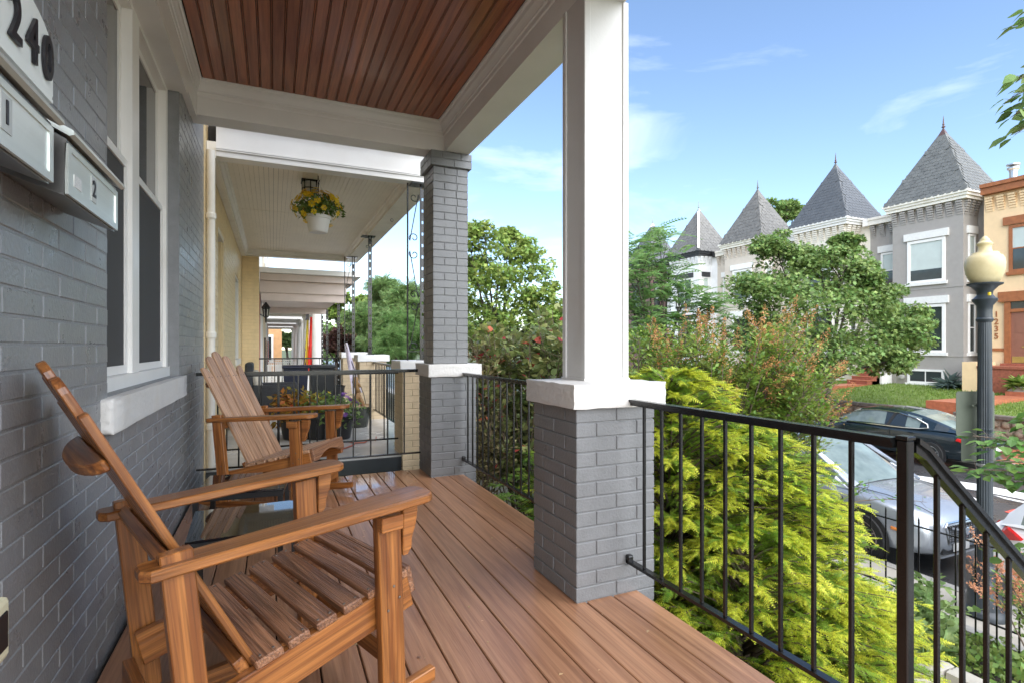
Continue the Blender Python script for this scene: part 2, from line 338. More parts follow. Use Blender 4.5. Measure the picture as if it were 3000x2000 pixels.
# ---------------------------------------------------------------- white box column
t = thing('porch_column', 'square white panelled column standing on the near grey pier', 'column', (1.55, 2.41, 1.0))
cx0, cx1, cy0, cy1 = 1.418, 1.683, 2.294, 2.520
COLW = mat('column_paint', (.64, .63, .61), .4, .03, 2.5, bump=.06, bscale=50, dirt=((.50, .46, .40), 2.2, .45))
MB().box(cx0+.008, cx1-.008, cy0+.008, cy1-.008, 1.0, ZB).ob('panel', COLW, t)
for x, y, nm in ((cx0, cy0, 0), (cx1-.034, cy0, 1), (cx0, cy1-.034, 2), (cx1-.034, cy1-.034, 3)):
    piece('stile', (.034, .034, ZB-1.0), COLW, t, (x+.017, y+.017, (ZB+1.0)/2), None, .002)
MB().box(cx0-.004, cx1+.004, cy0-.004, cy1+.004, 1.0, 1.012).ob('base_trim', COLW, t)

# ---------------------------------------------------------------- porch floor
fl = MB().box(-.58, 1.59, -1.2, 5.08, -.14, -.030).ob('porch_floor', SUB); tag(fl, kind='structure')
xs = [1.605-.145*i for i in range(16)]
for i, x in enumerate(xs):
    x0 = max(x-.145+.0055, -.575)
    if x-x0 < .02: continue
    piece('plank', (6.28, x-x0, .026), DECK, fl, ((x+x0)/2, 1.945, -.013+random.uniform(-.0008, .0008)), Matrix.Rotation(R(90), 3, 'Z'), .0035)
board('fascia_board', (1.598, -1.2, -.085), (1.598, 5.07, -.085), .012, .12, DECK, fl)

# ---------------------------------------------------------------- porch roof
WY0_, WY1_ = 2.52, 4.24
rf = thing('porch_roof', 'porch roof with red cedar board ceiling and white beams', 'roof', (.5, 2, 3.2))
n = 23; x0, x1 = -.497, 1.372; bw = (x1-x0)/n
for i in range(n):
    xx = x0+(i+.5)*bw
    piece('ceiling_board', (5.02, bw-.0135, .016), CEDAR, rf, (xx, 2.21, 3.230), Matrix.Rotation(R(90), 3, 'Z'), .003)
    if i: piece('bead', (5.02, .0065, .014), CEDAR, rf, (x0+i*bw, 2.21, 3.231), Matrix.Rotation(R(90), 3, 'Z'), .0015)
MB().box(-.58, 1.66, -.3, 4.94, 3.245, 3.60).ob('roof_deck', SUB, rf)
MB().box(1.43, 1.66, -.3, 4.74, ZB, 3.244).ob('street_beam', WHITE, rf)
MB().box(-.58, 1.66, 4.742, 4.94, ZB, 3.244).ob('end_beam', WHITE, rf)
MB().box(-.58, -.535, -.3, 4.738, ZB-.02, 3.243).ob('frieze', WHITE, rf)
MB().box(-.655, -.536, WY0_-.02, WY1_+.02, 2.895, 2.929).ob('head_casing', WHITE, rf)
MB().box(1.60, 1.72, -.35, 4.96, 3.30, 3.42).ob('fascia', WHITE, rf)
prof = [(0, 0), (.062, 0), (.060, -.014), (.045, -.022), (.040, -.045), (.026, -.066), (.018, -.085), (.018, -.094), (.008, -.099), (.008, -.128), (.004, -.134), (0, -.136)]
zc_ = 3.2225
MB().prism([(1.43-a, zc_+b) for a, b in prof], 'y', -.3, 4.735).ob('crown_moulding', WHITE, rf)
MB().prism([(-.535+a*.62, zc_+b) for a, b in prof], 'y', -.3, 4.735).ob('crown_moulding', WHITE, rf)
MB().prism([(4.742-a*.7, zc_+b) for a, b in prof], 'x', -.534, 1.428).ob('crown_moulding', WHITE, rf)
MB().lathe([(.03, -.07), (.062, -.04), (.07, 0), (.062, .04), (.03, .07)], (1.715, 5.05, 2.965), 14).ob('gutter_end', WHITE, rf, smooth=40)

# ---------------------------------------------------------------- grey house wall and window
hs = thing('brick_house', 'dark grey painted brick house with tall white window behind the near chair', 'house', (-.8, 2, 0))
WY0, WY1, WZ0, WZ1 = 2.52, 4.24, .98, 2.94
wl = MB()
for a, b, c, d in ((-.6, WY0, -1.5, 9.5), (WY1, 5.66, -1.5, 9.5), (WY0, WY1, -1.5, WZ0), (WY0, WY1, WZ1, 9.5)): wl.box(-1.0, -.584, a, b, c, d)
wl.box(-9, -1.001, -.6, 5.66, -1.5, 9.5)
wl.ob('wall', GREYM, hs)
items = []; ch, bl = .069, .248
for i in range(int(2.95/ch)+1):
    z = .004+(i+.5)*ch; off = (i % 2)*bl/2+random.uniform(-.006, .006); y = -.6+off
    while y < 5.66:
        a, b = y, min(y+bl, 5.66); y += bl
        segs = [(a, b)]
        if WZ0-.14 < z < WZ1:
            lo, hi = (WY0, WY1) if z > WZ0 else (2.43, 4.30)
            segs = [(p, q) for p, q in ((a, min(b, lo)), (max(a, hi), b)) if q-p > .03]
        for p, q in segs: items.append(((-.5962+random.uniform(-.0008, .0008), (p+q)/2, z), (.030, round(q-p-.006, 3), ch-.0058)))
vis = [it for it in items if it[0][1] > 1.25]; rest = [it for it in items if it[0][1] <= 1.25]
vis.sort(key=lambda it: Vector(it[0]).length)
for c, s in vis[:300]: piece('brick', s, GREY, hs, c, None, .003)
joined_bricks('brick_courses', vis[300:]+rest, GREY, hs)
ob('window_sill', rough_slab(-.66, -.543, 2.43, 4.30, .842, .978, 9, .0015, 4), STONEW, hs)
# the double window: frame, two upper and two lower sashes, panes, screens
fr = MB(); X0, X1 = -.72, -.648
for a, b in ((WY0, WY0+.05), (WY1-.05, WY1), (3.25, 3.40)): fr.box(X0, X1, a, b, WZ0+.061, WZ1-.071)
fr.box(X0, X1, WY0, WY1, WZ1-.07, WZ1).box(X0, X1+.012, WY0, WY1, WZ0, WZ0+.06)
win = fr.ob('window', WHITE, hs)
for a, b in ((WY0+.052, 3.248), (3.402, WY1-.052)):
    zm = 2.06
    for z0, z1, xf, nm, pm in ((zm, WZ1-.072, -.695, 'upper_sash', PANE), (WZ0+.062, zm+.04, -.668, 'lower_sash', SCREEN)):
        s = MB(); s.box(xf-.02, xf, a, a+.038, z0, z1).box(xf-.02, xf, b-.038, b, z0, z1).box(xf-.02, xf, a+.038, b-.038, z0, z0+.04).box(xf-.02, xf, a+.038, b-.038, z1-.04, z1)
        so_ = s.ob(nm, WHITE, win)
        MB().box(xf-.014, xf-.008, a+.038, b-.038, z0+.04, z1-.04).ob('pane' if pm is PANE else 'screen', pm, so_)
MB().box(-.995, -.74, WY0, WY1, WZ0, WZ1).ob('blind', mat('dark_room', (.03, .03, .032), .8), win)  # near-black box behind the sashes, standing in for the unlit room
# outlet cover low on the wall
t = thing('outlet_cover', 'cream weatherproof outlet cover low on the grey wall', 'outlet', (-.575, 1.50, .55))
OUTL = mat('cream_plastic', (.62, .58, .40), .4, .06)
ob('cover', bevmesh((.05, .09, .135), .012, OUTL, 2), None, t, (-.553, 1.485, .56)); piece('flap', (.006, .05, .08), BLKM, t, (-.528, 1.485, .56), None, .002)

# ---------------------------------------------------------------- mailboxes and number plate
def mailbox(y0, y1, txt, label):
    t = thing('mailbox', label, 'mailbox', (-.515, (y0+y1)/2, 1.54), group='steel mailboxes on the grey wall')
    ym = (y0+y1)/2
    MB().prism([(-.578, 1.575), (-.455, 1.53), (-.450, 1.665), (-.578, 1.735)], 'y', y0, y1).ob('body', STEELD, t)
    MB().prism([(-.578, 1.742), (-.440, 1.668), (-.430, 1.672), (-.432, 1.682), (-.578, 1.757)], 'y', y0-.016, y1+.016).ob('lid', STEEL, t)
    pn = MB(); 
    for a, b, c, d in ((y0, y0+.022, 1.534, 1.655), (y1-.022, y1, 1.534, 1.655), (y0+.022, y1-.022, 1.534, 1.552), (y0+.022, y1-.022, 1.640, 1.655)): pn.box(-.453, -.446, a, b, c, d)
    pn.ob('front_rim', STEEL, t); MB().box(-.4525, -.449, y0+.022, y1-.022, 1.552, 1.640).ob('front_panel', STEEL, t)
    pl = ob('number_plate', bevmesh((.0015, .045, .068), .0, mat('plate_grey', (.45, .47, .45), .45)), None, t, (-.4480, y0+.22*(y1-y0)*2.1, 1.598))
    ob('number', text_mesh(txt, .062, .001, BLACK, .001), None, t, (-.4462, y0+.22*(y1-y0)*2.1, 1.598), Euler((R(90), 0, R(90))))
    piece('emblem', (.0015, .055, .03), mat('worn_decal', (.60, .60, .58), .5, .3, 300), t, (-.4483, y0+.075, 1.58), None, 0)
mailbox(1.085, 1.505, '1', 'steel wall mailbox marked 1, half cut off at the left edge')
mailbox(1.60, 2.045, '2', 'steel wall mailbox marked 2 beside the white window')
t = thing('number_plaque', 'white arched house number plaque reading 1240 above the mailboxes', 'plaque', (-.57, 1.69, 1.85))
PLQ = mat('plaque_white', (.80, .82, .79), .4, .02)
pts = [(1.50, 1.845), (1.885, 1.845), (1.905, 1.875), (1.905, 1.985)]+[(1.6925+.2125*math.cos(a)*1.0, 1.985+.085*math.sin(a)) for a in np.linspace(.35, math.pi-.35, 12)]+[(1.48, 1.985), (1.48, 1.875)]
MB().prism(pts, 'x', -.578, -.566).ob('plate', PLQ, t)
MB().box(-.566, -.560, 1.50, 1.885, 1.845, 1.855).ob('rim', PLQ, t)
for ch_, yy in zip('1240', (1.545, 1.645, 1.748, 1.848)):
    ob('digit', text_mesh(ch_, .165, .004, BLACK, .0022), None, t, (-.560, yy, 1.948), Euler((R(90), 0, R(90))), scale=(.82, 1, 1))

# ---------------------------------------------------------------- railings
def rail_run(t, a, b, zt, zb, sp, sq=.0125, skip_last=True):
    """straight run between two floor points"""
    a, b = Vector(a), Vector(b); L_ = (b-a).length; d = (b-a)/L_
    ang = math.atan2(d.y, d.x); RZ = Matrix.Rotation(ang, 3, 'Z'); mid = (a+b)/2
    tr = MB().obox((mid.x, mid.y, zt-.006), (L_, .038, .012), RZ).obox((mid.x, mid.y, zt-.020), (L_, .022, .016), RZ).ob('top_rail', IRON, t)
    MB().obox((mid.x, mid.y, zb), (L_, .030, .014), RZ).ob('bottom_rail', IRON, t)
    k = max(1, round(L_/sp)); me = bevmesh((sq, sq, zt-.028-zb-.007), .0015, IRON)
    for i in range(1, k): 
        p = a+d*(L_*i/k); ob('baluster', me, None, t, (p.x, p.y, (zt-.028+zb+.007)/2), RZ)
def shoe(t, x, y, z): ob('bracket', bevmesh((.03, .03, .045), .008, IRON, 2), None, t, (x, y, z))
t = thing('railing', 'black iron railing from the white-column pier towards the steps', 'railing', (1.545, 1.5, 0))
rail_run(t, (1.545, 2.108), (1.545, .91), .925, .155, .125)
shoe(t, 1.545, 2.10, .935); shoe(t, 1.545, 2.10, .165)
piece('newel', (.030, .030, 1.05), IRON, t, (1.556, .89, .395), None, .003)
piece('newel_cap', (.036, .036, .012), IRON, t, (1.556, .89, .926), None, .003)
# stair rail falling towards the street
t = thing('stair_railing', 'black iron stair railing sloping down from the newel post', 'railing', (2.2, .9, -.6))
sl_ = .775; pts = [(1.585, .89, .918), (1.63, .89, .895), (1.70, .89, .838)]+[(1.70+i*.1, .89, .838-i*.1*sl_) for i in range(1, 19)]
for w_, h_, dz in ((.042, .013, 0), (.024, .024, -.018)):
    hb = MB(); n_ = len(pts)
    hb.add([(p[0], p[1]+a*w_/2, p[2]+dz+b*h_*.62) for p in pts for a, b in ((-1, -1), (1, -1), (1, 1), (-1, 1))], [(4*i+k, 4*i+(k+1) % 4, 4*i+4+(k+1) % 4, 4*i+4+k) for i in range(n_-1) for k in range(4)]+[(3, 2, 1, 0), (4*n_-4, 4*n_-3, 4*n_-2, 4*n_-1)])
    hb.ob('hand_rail' if dz == 0 else 'rail_core', IRON, t)
bb = MB()
bb.bar((1.60, .89, .05), (3.5, .89, .05-1.9*sl_), .028, .014); bb.ob('bottom_rail', IRON, t)
for i in range(12):
    x = 1.70+i*.125; zt_ = .838-(x-1.70)*sl_-.02; zb_ = .05-(x-1.6)*sl_
    ob('baluster', bevmesh((.0125, .0125, zt_-zb_), .0015, IRON), None, t, (x, .89, (zt_+zb_)/2))
t = thing('railing', 'black iron railing between the two grey brick piers', 'railing', (1.60, 3.6, 0)); rail_run(t, (1.60, 2.555), (1.60, 4.695), .938, .142, .125)
shoe(t, 1.60, 4.685, .945); shoe(t, 1.60, 4.685, .15)
t = thing('railing', 'black iron railing across the porch end behind the far chair', 'railing', (.35, 5.07, 0)); rail_run(t, (-.575, 5.06), (1.29, 5.06), .962, .165, .15)
shoe(t, 1.285, 5.06, .97)

# ---------------------------------------------------------------- adirondack rocking chairs
def outline_mesh(poly, th, m, bev=.004):
    bm = bmesh.new(); vs = [bm.verts.new((x, y, -th/2)) for x, y in poly]; f = bm.faces.new(vs)
    r = bmesh.ops.extrude_face_region(bm, geom=[f]); bmesh.ops.translate(bm, vec=(0, 0, th), verts=[v for v in r['geom'] if isinstance(v, bmesh.types.BMVert)])
    bmesh.ops.recalc_face_normals(bm, faces=bm.faces)
    if bev:
        ed = [e for e in bm.edges if len(e.link_faces) == 2 and e.calc_face_angle(0) > R(60)]; bmesh.ops.bevel(bm, geom=ed, offset=bev, segments=1, affect='EDGES')
    me = bpy.data.meshes.new('board'); bm.to_mesh(me); bm.free(); me.materials.append(m); return me
def frame3(x, z):
    x = Vector(x).normalized(); z = Vector(z); z = (z-x*z.dot(x)).normalized(); return Matrix((x, z.cross(x), z)).transposed()
def arc(cx, cy, r, a0, a1, n): return [(cx+r*math.cos(R(a0+(a1-a0)*i/n)), cy+r*math.sin(R(a0+(a1-a0)*i/n))) for i in range(n+1)]
def screw(t, p, rot): ob('screw', SCREWM, None, t, p, rot)
SCREWM = MB().lathe([(.0045, 0), (.004, .0018), (.0015, .0026)], (0, 0, 0), 8).mesh('screw'); SCREWM.materials.append(SCREW)
CH = {}
def rocking_chair(label, loc, rz, slatm, seatm):
    t = thing('rocking_chair', label, 'chair', loc, rz, group='wooden adirondack rocking chairs', local=True)
    def prt(nm, me, c, M3): return ob(nm, me, None, t, c, M3)
    if not CH:
        pa = [(-.405, -.020)]+[(-.405, .024)]+arc(-.385, .022, .02, 150, 90, 3)+[(-.15, .042), (.05, .050), (.16, .064), (.30, .066)]+arc(.345, .024, .045, 80, 0, 5)+arc(.345, -.020, .045, 0, -80, 5)+[(.25, -.064), (-.12, -.050), (-.385, -.042)]
        CH['arm'] = outline_mesh(pa, .028, WOOD, .005)
        CH['armb'] = outline_mesh([(0, -.004), (.055, -.004), (.055, .02), (.048, .06), (.034, .10), (.032, .13), (.018, .15), (0, .15)], .03, WOOD, .003)
        xs_ = np.linspace(-.50, .44, 22); bot = [(x, .30*x*x*.55+.012) for x in xs_]; top = [(x, .30*x*x*.55+.012+.062-.02*abs(x)/.5) for x in xs_[::-1]]
        CH['rocker'] = outline_mesh(bot+top, .032, WOOD, .003)
        CH['apron'] = outline_mesh([(-.27, .045), (.27, .045), (.27, -.045), (.20, -.048), (.15, -.028), (.08, -.008), (0, 0), (-.08, -.008), (-.15, -.028), (-.20, -.048), (-.27, -.045)], .022, WOODG, .003)
        CH['brace'] = outline_mesh([(-.235, 0), (.235, 0)]+[(.235*math.cos(a), .062*math.sin(a)**.8) for a in np.linspace(.12, math.pi-.12, 14)], .030, WOOD, .004)
    up = Vector((.051, 0, 1)); fwd = Vector((.76, 0, .039))
    for s in (-1, 1):
        prt('arm', CH['arm'], (0, s*.300, .672), frame3(fwd, (0, 0, 1)) @ Matrix.Diagonal((1, s, 1)) if s == 1 else frame3(fwd, (0, 0, 1)))
        board('front_leg', (.262, s*.302, .075), (.240, s*.302, .655), .080, .036, WOOD, t, up=(0, 1, 0))
        board('back_leg', (-.270, s*.302, .075), (-.330, s*.302, .690), .070, .036, WOOD, t, up=(0, 1, 0))
        prt('arm_bracket', CH['armb'], (.292, s*.302, .662), Matrix(((1, 0, 0), (0, 0, 1), (0, -1, 0))))
        piece('arm_block', (.075, .03, .045), WOOD, t, (.235, s*.334, .633), None, .003)
        board('side_rail', (.345, s*.262, .375), (-.305, s*.262, .2216), .032, .105, WOOD, t)
        prt('rocker', CH['rocker'], (0, s*.270, .0), Matrix(((1, 0, 0), (0, 0, -1), (0, 1, 0))))
        for q in ((.255, .43), (.275, .39), (.235, .36), (.25, .13)): screw(t, (q[0], s*.3215, q[1]), Euler((R(-90*s), 0, 0)))
        for q in ((-.29, .33), (-.275, .25)): screw(t, (q[0], s*.3215, q[1]), Euler((R(-90*s), 0, 0)))
    # seat: slats follow the side rails, the last one cut to the back
    dirr = Vector((.805, 0, .19)).normalized(); nrm = Vector((-dirr.z, 0, dirr.x)); p0 = Vector((.345, 0, .375))+nrm*.0645
    for i in range(6):
        p = p0-dirr*(.030+i*.083); board('seat_slat', p+Vector((0, -.283, 0)), p+Vector((0, .283, 0)), .062 if i < 5 else .075, .024, seatm, t, up=nrm, bev=.004)
        for s in (-1, 1):
            for k in (-1, 1): screw(t, p+Vector((0, s*.262, 0))+dirr*.018*k+nrm*.0122, frame3(dirr, nrm))
    prt('apron', CH['apron'], p0+dirr*.012-nrm*.035, frame3((0, 1, 0), (dirr.x, 0, dirr.z)))
    # back
    b0 = Vector((-.115, 0, .285)); bt = Vector((-.553, 0, 1.132)); bd = (bt-b0).normalized(); bn = Vector((bd.z, 0, -bd.x)); Lc = (bt-b0).length
    for k, dl in ((-2, .125), (-1, .040), (0, 0), (1, .040), (2, .125)):
        y0, y1 = k*.098, k*.101; L_ = Lc-dl; h = .0435; key = ('slat', k)
        if (key, slatm.name) not in CH:
            tp = arc(L_-h*.95, 0, h, -88, 88, 8) if abs(k) < 2 else ([(L_-.055, -h)]+arc(L_-h, 0, h, -40, 88, 6) if k < 0 else arc(L_-h, 0, h, -88, 40, 6)+[(L_-.055, h)])
            if k == -2: tp = [(L_-.10, -h), (L_-.05, -h*.72), (L_-.012, -h*.1), (L_, h*.55), (L_-.004, h)]
            if k == 2: tp = [(L_-.004, -h), (L_, -h*.55), (L_-.012, h*.1), (L_-.05, h*.72), (L_-.10, h)]
            CH[(key, slatm.name)] = outline_mesh([(0, -h*.94)]+tp+[(0, h*.94)], .021, slatm, .003)
        a = b0+Vector((0, y0, 0)); b = bt+Vector((0, y1, 0))
        prt('back_slat', CH[(key, slatm.name)], a, frame3(b-a, bn))
        for q in (.40, .78):
            for e in (-.018, .018): screw(t, a+(b-a)*q+bn*.0108+Vector((0, e, 0)), frame3(bd, bn))
    prt('back_brace', CH['brace'], b0+bd*.70-bn*.012, frame3((0, 1, 0), bd) @ Matrix.Rotation(math.pi if False else 0, 3, 'Z'))
    m_ = b0+bd*.40-bn*.030; board('back_rail', m_+Vector((0, -.285, 0)), m_+Vector((0, .285, 0)), .030, .095, WOOD, t, up=bd)
    m_ = b0+bd*.035-bn*.026; board('back_rail', m_+Vector((0, -.245, 0)), m_+Vector((0, .245, 0)), .030, .085, WOOD, t, up=bd)
    for x, z in ((.30, .16), (-.33, .16)): board('stretcher', (x, -.28, z), (x, .28, z), .03, .07, WOOD, t)
    return t
rocking_chair('wooden adirondack rocking chair nearest the camera, seen from behind', (-.009, 1.880, 0), R(20.5), WOOD, WOODG)
WOODLIT = woodmat('lit_cedar', (.44, .235, .125), (.66, .395, .235), .42, .6, rings=(1.1, 22, 22), fine=(4, 150, 150), bump=.25)  # same cedar, lightened in colour because these slats face the light
rocking_chair('wooden adirondack rocking chair facing us in front of the end railing', (.072, 4.44, 0), R(-28.2), WOODLIT, WOODLIT)

# ---------------------------------------------------------------- black side tables
def side_table(label, cx, cy, rz, z=.405):
    t = thing('side_table', label, 'table', (cx, cy, 0), rz, group='black side tables', local=True); s = .225
    ob('glass_top', bevmesh((.45, .45, .010), .002, GLOSSB), None, t, (0, 0, z-.005))
    for a in (-1, 1):
        piece('apron', (.44, .022, .03), BLKM, t, (0, a*.208, z-.026), None, .002); piece('apron', (.022, .394, .03), BLKM, t, (a*.208, 0, z-.026), None, .002)
        for b in (-1, 1): piece('leg', (.026, .026, z-.011), BLKM, t, (a*.204, b*.204, (z-.011)/2), None, .002)
side_table('black glass topped side table next to the near rocking chair', -.10, 2.675, R(2))
side_table('black glass topped side table next to the far rocking chair', -.145, 3.41, R(-6))

# ================================================================ ground, street, pavements
ASPH = mat('wet_asphalt', (.050, .050, .052), .34, .25, 1.4, bump=.35, bscale=60, rvar=.16, dirt=((.085, .083, .08), .5, .6))
CONC = mat('concrete', (.36, .335, .29), .6, .14, 4, bump=.25, bscale=50, dirt=((.20, .18, .15), 2.2, .6))
KERB = mat('kerb_granite', (.30, .29, .27), .55, .15, 8, bump=.2)
REDB = mat('red_brick_paving', (.36, .120, .060), .5, .25, 9, bump=.3, bscale=40)
REDB2 = mat('red_step_brick', (.30, .090, .052), .55, .3, 12, bump=.3, bscale=40)
MULCH = mat('dark_mulch', (.030, .022, .017), .75, .5, 30, bump=1.0, bscale=60)
GRASS = mat('lawn_grass', (.125, .195, .035), .7, .30, 9, bump=.9, bscale=30, rgb2=(.20, .27, .065))
SOIL = mat('far_ground', (.08, .10, .04), .8, .3, .3)
PAINTW = mat('white_road_paint', (.70, .70, .68), .45, .10, 6, bump=.2, bscale=60, dirt=((.25, .25, .25), 4, .5))
PAINTR = mat('red_marking_paint', (.75, .10, .07), .5, .2)
STREET, WALK = -2.03, -1.88
def sheet(name, x0, x1, y0, y1, z, m, kind='structure', nx=1, ny=1, amp=0, zf=None):
    vs = []; fs = []
    for j in range(ny+1):
        for i in range(nx+1):
            x = x0+(x1-x0)*i/nx; y = y0+(y1-y0)*j/ny; zz = (zf(x, y) if zf else z)+random.uniform(-amp, amp); vs.append((x, y, zz))
    for j in range(ny):
        for i in range(nx): a = j*(nx+1)+i; fs.append((a, a+1, a+nx+2, a+nx+1))
    o = MB().add(vs, fs).ob(name, m, None, smooth=True if nx > 1 else False)
    return tag(o, kind=kind)
sheet('ground', -700, 700, -700, 700, -2.12, SOIL)
sheet('street', 7.95, 17.55, -60, 160, STREET, ASPH)
for a, b in ((7.80, 7.95), (17.55, 17.70)):
    k = MB().box(a, b, -60, 160, -2.1, WALK+.012).ob('kerb', KERB); tag(k, kind='structure')
MB().box(6.32, 7.80, -30, 90, -2.1, WALK).ob('pavement', CONC)['kind'] = 'structure'
MB().box(17.70, 20.35, -40, 120, -2.1, WALK).ob('brick_pavement', REDB)['kind'] = 'structure'
gz = lambda x, y: -1.36-.055*(x-1.7)+.03*math.sin(x*3+y*2)
sheet('garden_bed', 1.60, 6.33, -1.5, 5.6, 0, MULCH, nx=24, ny=30, amp=.014, zf=gz)
MB().box(1.6, 6.33, 5.6, 60, -2.05, -1.52).ob('front_gardens', mat('garden_soil', (.075, .07, .045), .8, .4, 6, bump=.8))['kind'] = 'structure'
MB().box(6.20, 6.33, -1.5, 60, -2.05, -1.60).ob('garden_kerb', KERB)['kind'] = 'structure'
# painted markings on the street
rm = MB()
def mark(pts, z=STREET+.004): rm.add([(x, y, z) for x, y in pts], [tuple(range(len(pts)))])
mark([(14.0, 7.95), (14.62, 8.30), (15.08, 7.03), (15.0, 4.0), (14.55, 4.0), (14.36, 6.72)])
mark([(14.25, 7.15), (13.68, 6.85), (12.95, 5.9), (13.35, 6.1)])
mark([(14.26, 6.40), (14.10, 6.10), (14.1, 3.0), (14.22, 3.0)])
o = rm.ob('road_marking', PAINTW); tag(o, kind='structure')
rm = MB()
for p in ((11.9, 4.9), (12.4, 4.4), (13.2, 5.6), (10.6, 3.6), (11.2, 4.1), (9.9, 3.5), (14.9, 5.2)):
    a = random.uniform(0, 3); d = Vector((math.cos(a), math.sin(a)))*.22; e = Vector((-d.y, d.x))*.18
    rm.add([(p[0]+d.x+e.x, p[1]+d.y+e.y, STREET+.008), (p[0]-d.x+e.x, p[1]-d.y+e.y, STREET+.008), (p[0]-d.x-e.x, p[1]-d.y-e.y, STREET+.008), (p[0]+d.x-e.x, p[1]+d.y-e.y, STREET+.008)], [(0, 1, 2, 3)])
o = rm.ob('survey_marking', PAINTR); tag(o, kind='structure')
# concrete landing edge below the steps
t = thing('landing_kerb', 'tan concrete kerb corner edging the mulch bed below the railing', 'kerb', (4.0, 2.2, -1.2))
ob('kerb_stone', rough_slab(2.6, 4.50, 2.24, 2.36, -1.6, -1.12, 6, .004, 8), CONC, t); ob('kerb_stone', rough_slab(4.36, 4.495, .6, 2.238, -1.6, -1.125, 6, .004, 9), CONC, t)
MB().box(2.4, 4.36, .2, 2.24, -1.6, -1.30).ob('garden_path', CONC)['kind'] = 'structure'
# front steps down from the porch, below the stair railing
t = thing('front_steps', 'concrete front steps falling from the deck under the stair railing', 'steps', (2.4, .3, -1.3))
for i in range(6): MB().box(1.62+i*.27, 1.89+i*.27+.02, -.7, .84, -1.5, -.19-i*.18).ob('step', CONC, t)

# ---------------------------------------------------------------- garden fence along the pavement
t = thing('iron_fence', 'thin black iron picket fence along the front garden', 'fence', (6.15, 3.5, -1.6))
for z in (-.70, -1.42): MB().bar((6.15, -1, z), (6.15, 9.5, z), .022, .012).ob('rail', IRON, t)
me = MB().box(-.006, .006, -.006, .006, -.53, .46).add([(-.006, -.006, .46), (.006, -.006, .46), (.006, .006, .46), (-.006, .006, .46), (0, 0, .50)], [(0, 1, 4), (1, 2, 4), (2, 3, 4), (3, 0, 4)]).mesh('picket'); me.materials.append(IRON)
for i in range(34):
    y = 1.9+i*.165
    if random.random() < .93: ob('picket', me, None, t, (6.15, y, -1.08+random.uniform(-.01, .01)))

# ---------------------------------------------------------------- street lamp
POLE = mat('slate_pole_paint', (.030, .038, .046), .38, .15, 6, bump=.1)
GLOBE = mat('yellowed_globe', (.52, .43, .23), .35, .10, 3, rgb2=(.62, .53, .32), spec=.4)
LX, LY = 7.42, 3.40
t = thing('street_lamp', 'dark fluted street lamp post with yellowed cream urn globe', 'street lamp', (LX, LY, WALK))
MB().lathe([(0.225, -1.88), (0.225, -1.83), (0.2063, -1.80), (0.1762, -1.78), (0.1688, -1.70), (0.1537, -1.62), (0.12, -1.50), (0.1013, -1.40), (0.1087, -1.37), (0.1087, -1.33), (0.0885, -1.30)], (LX, LY, 0), 32).ob('base', POLE, t, smooth=35)
MB().lathe([(0.07875, -1.30), (0.075, -1.2), (0.0705, .2), (0.06975, .22), (0.07275, .225), (0.07275, .245), (0.069, .25), (0.063, 1.32), (0.06, 1.45)], (LX, LY, 0), 40, flute=.10, fl_range=(-1.21, 1.33)).ob('shaft', POLE, t, smooth=28)
MB().lathe([(0.066, 1.45), (0.07875, 1.47), (0.081, 1.485), (0.069, 1.50), (0.0675, 1.58), (0.075, 1.64), (0.1125, 1.69), (0.1185, 1.71), (0.0975, 1.725), (0.07125, 1.76), (0.075, 1.80), (0.12, 1.855), (0.1613, 1.875), (0.165, 1.89), (0.1125, 1.90)], (LX, LY, 0), 32).ob('capital', POLE, t, smooth=35)
MB().lathe([(0.09375, 1.885), (0.1162, 1.895), (0.1485, 1.945), (0.1695, 2.005), (0.1807, 2.075), (0.1822, 2.125), (0.1755, 2.168), (0.156, 2.202), (0.129, 2.222), (0.1237, 2.240), (0.1162, 2.24), (0.075, 2.245), (0.06375, 2.27), (0.0615, 2.31), (0.066, 2.325), (0.0735, 2.335), (0.0735, 2.35), (0.06375, 2.355), (0.054, 2.37), (0.0465, 2.375), (0.0435, 2.395), (0.027, 2.412), (0.021, 2.425), (0.0075, 2.432)], (LX, LY, 0), 40).ob('globe', GLOBE, t, smooth=40)
piece('band', (.03, .02, .035), mat('yellow_tag', (.75, .55, .02), .5), t, (LX-.04, LY-.062, 1.765), None, .002)
MB().lathe([(.073, -.185), (.075, -.18), (.075, -.16), (.073, -.155)], (LX, LY, 0), 30).ob('strap', mat('steel_strap', (.5, .5, .5), .35, metal=.8), t)
SIGNB = mat('sign_back_aluminium', (.085, .10, .075), .5, .15, 3, metal=.3)
def plate(wd, ht, r=.03, th=.004): return outline_mesh(arc(wd/2-r, ht/2-r, r, 0, 90, 4)+arc(-wd/2+r, ht/2-r, r, 90, 180, 4)+arc(-wd/2+r, -ht/2+r, r, 180, 270, 4)+arc(wd/2-r, -ht/2+r, r, 270, 360, 4), th, SIGNB, 0)
for lab, z, wd, ht, dx in (('upper rounded metal sign back strapped to the street lamp', .40, .46, .52, -.02), ('lower small metal sign back strapped to the street lamp', -.015, .42, .30, .05)):
    s = thing('sign', lab, 'sign', (LX+dx, LY+.14, z), group='sign backs on the lamp post')
    ob('plate', plate(wd, ht), None, s, (LX+dx+.05, LY+.105, z), Euler((R(90), 0, R(-22)))); piece('strap', (.26, .012, .025), SIGNB, s, (LX+.03, LY+.075, z+.1), None, .002)

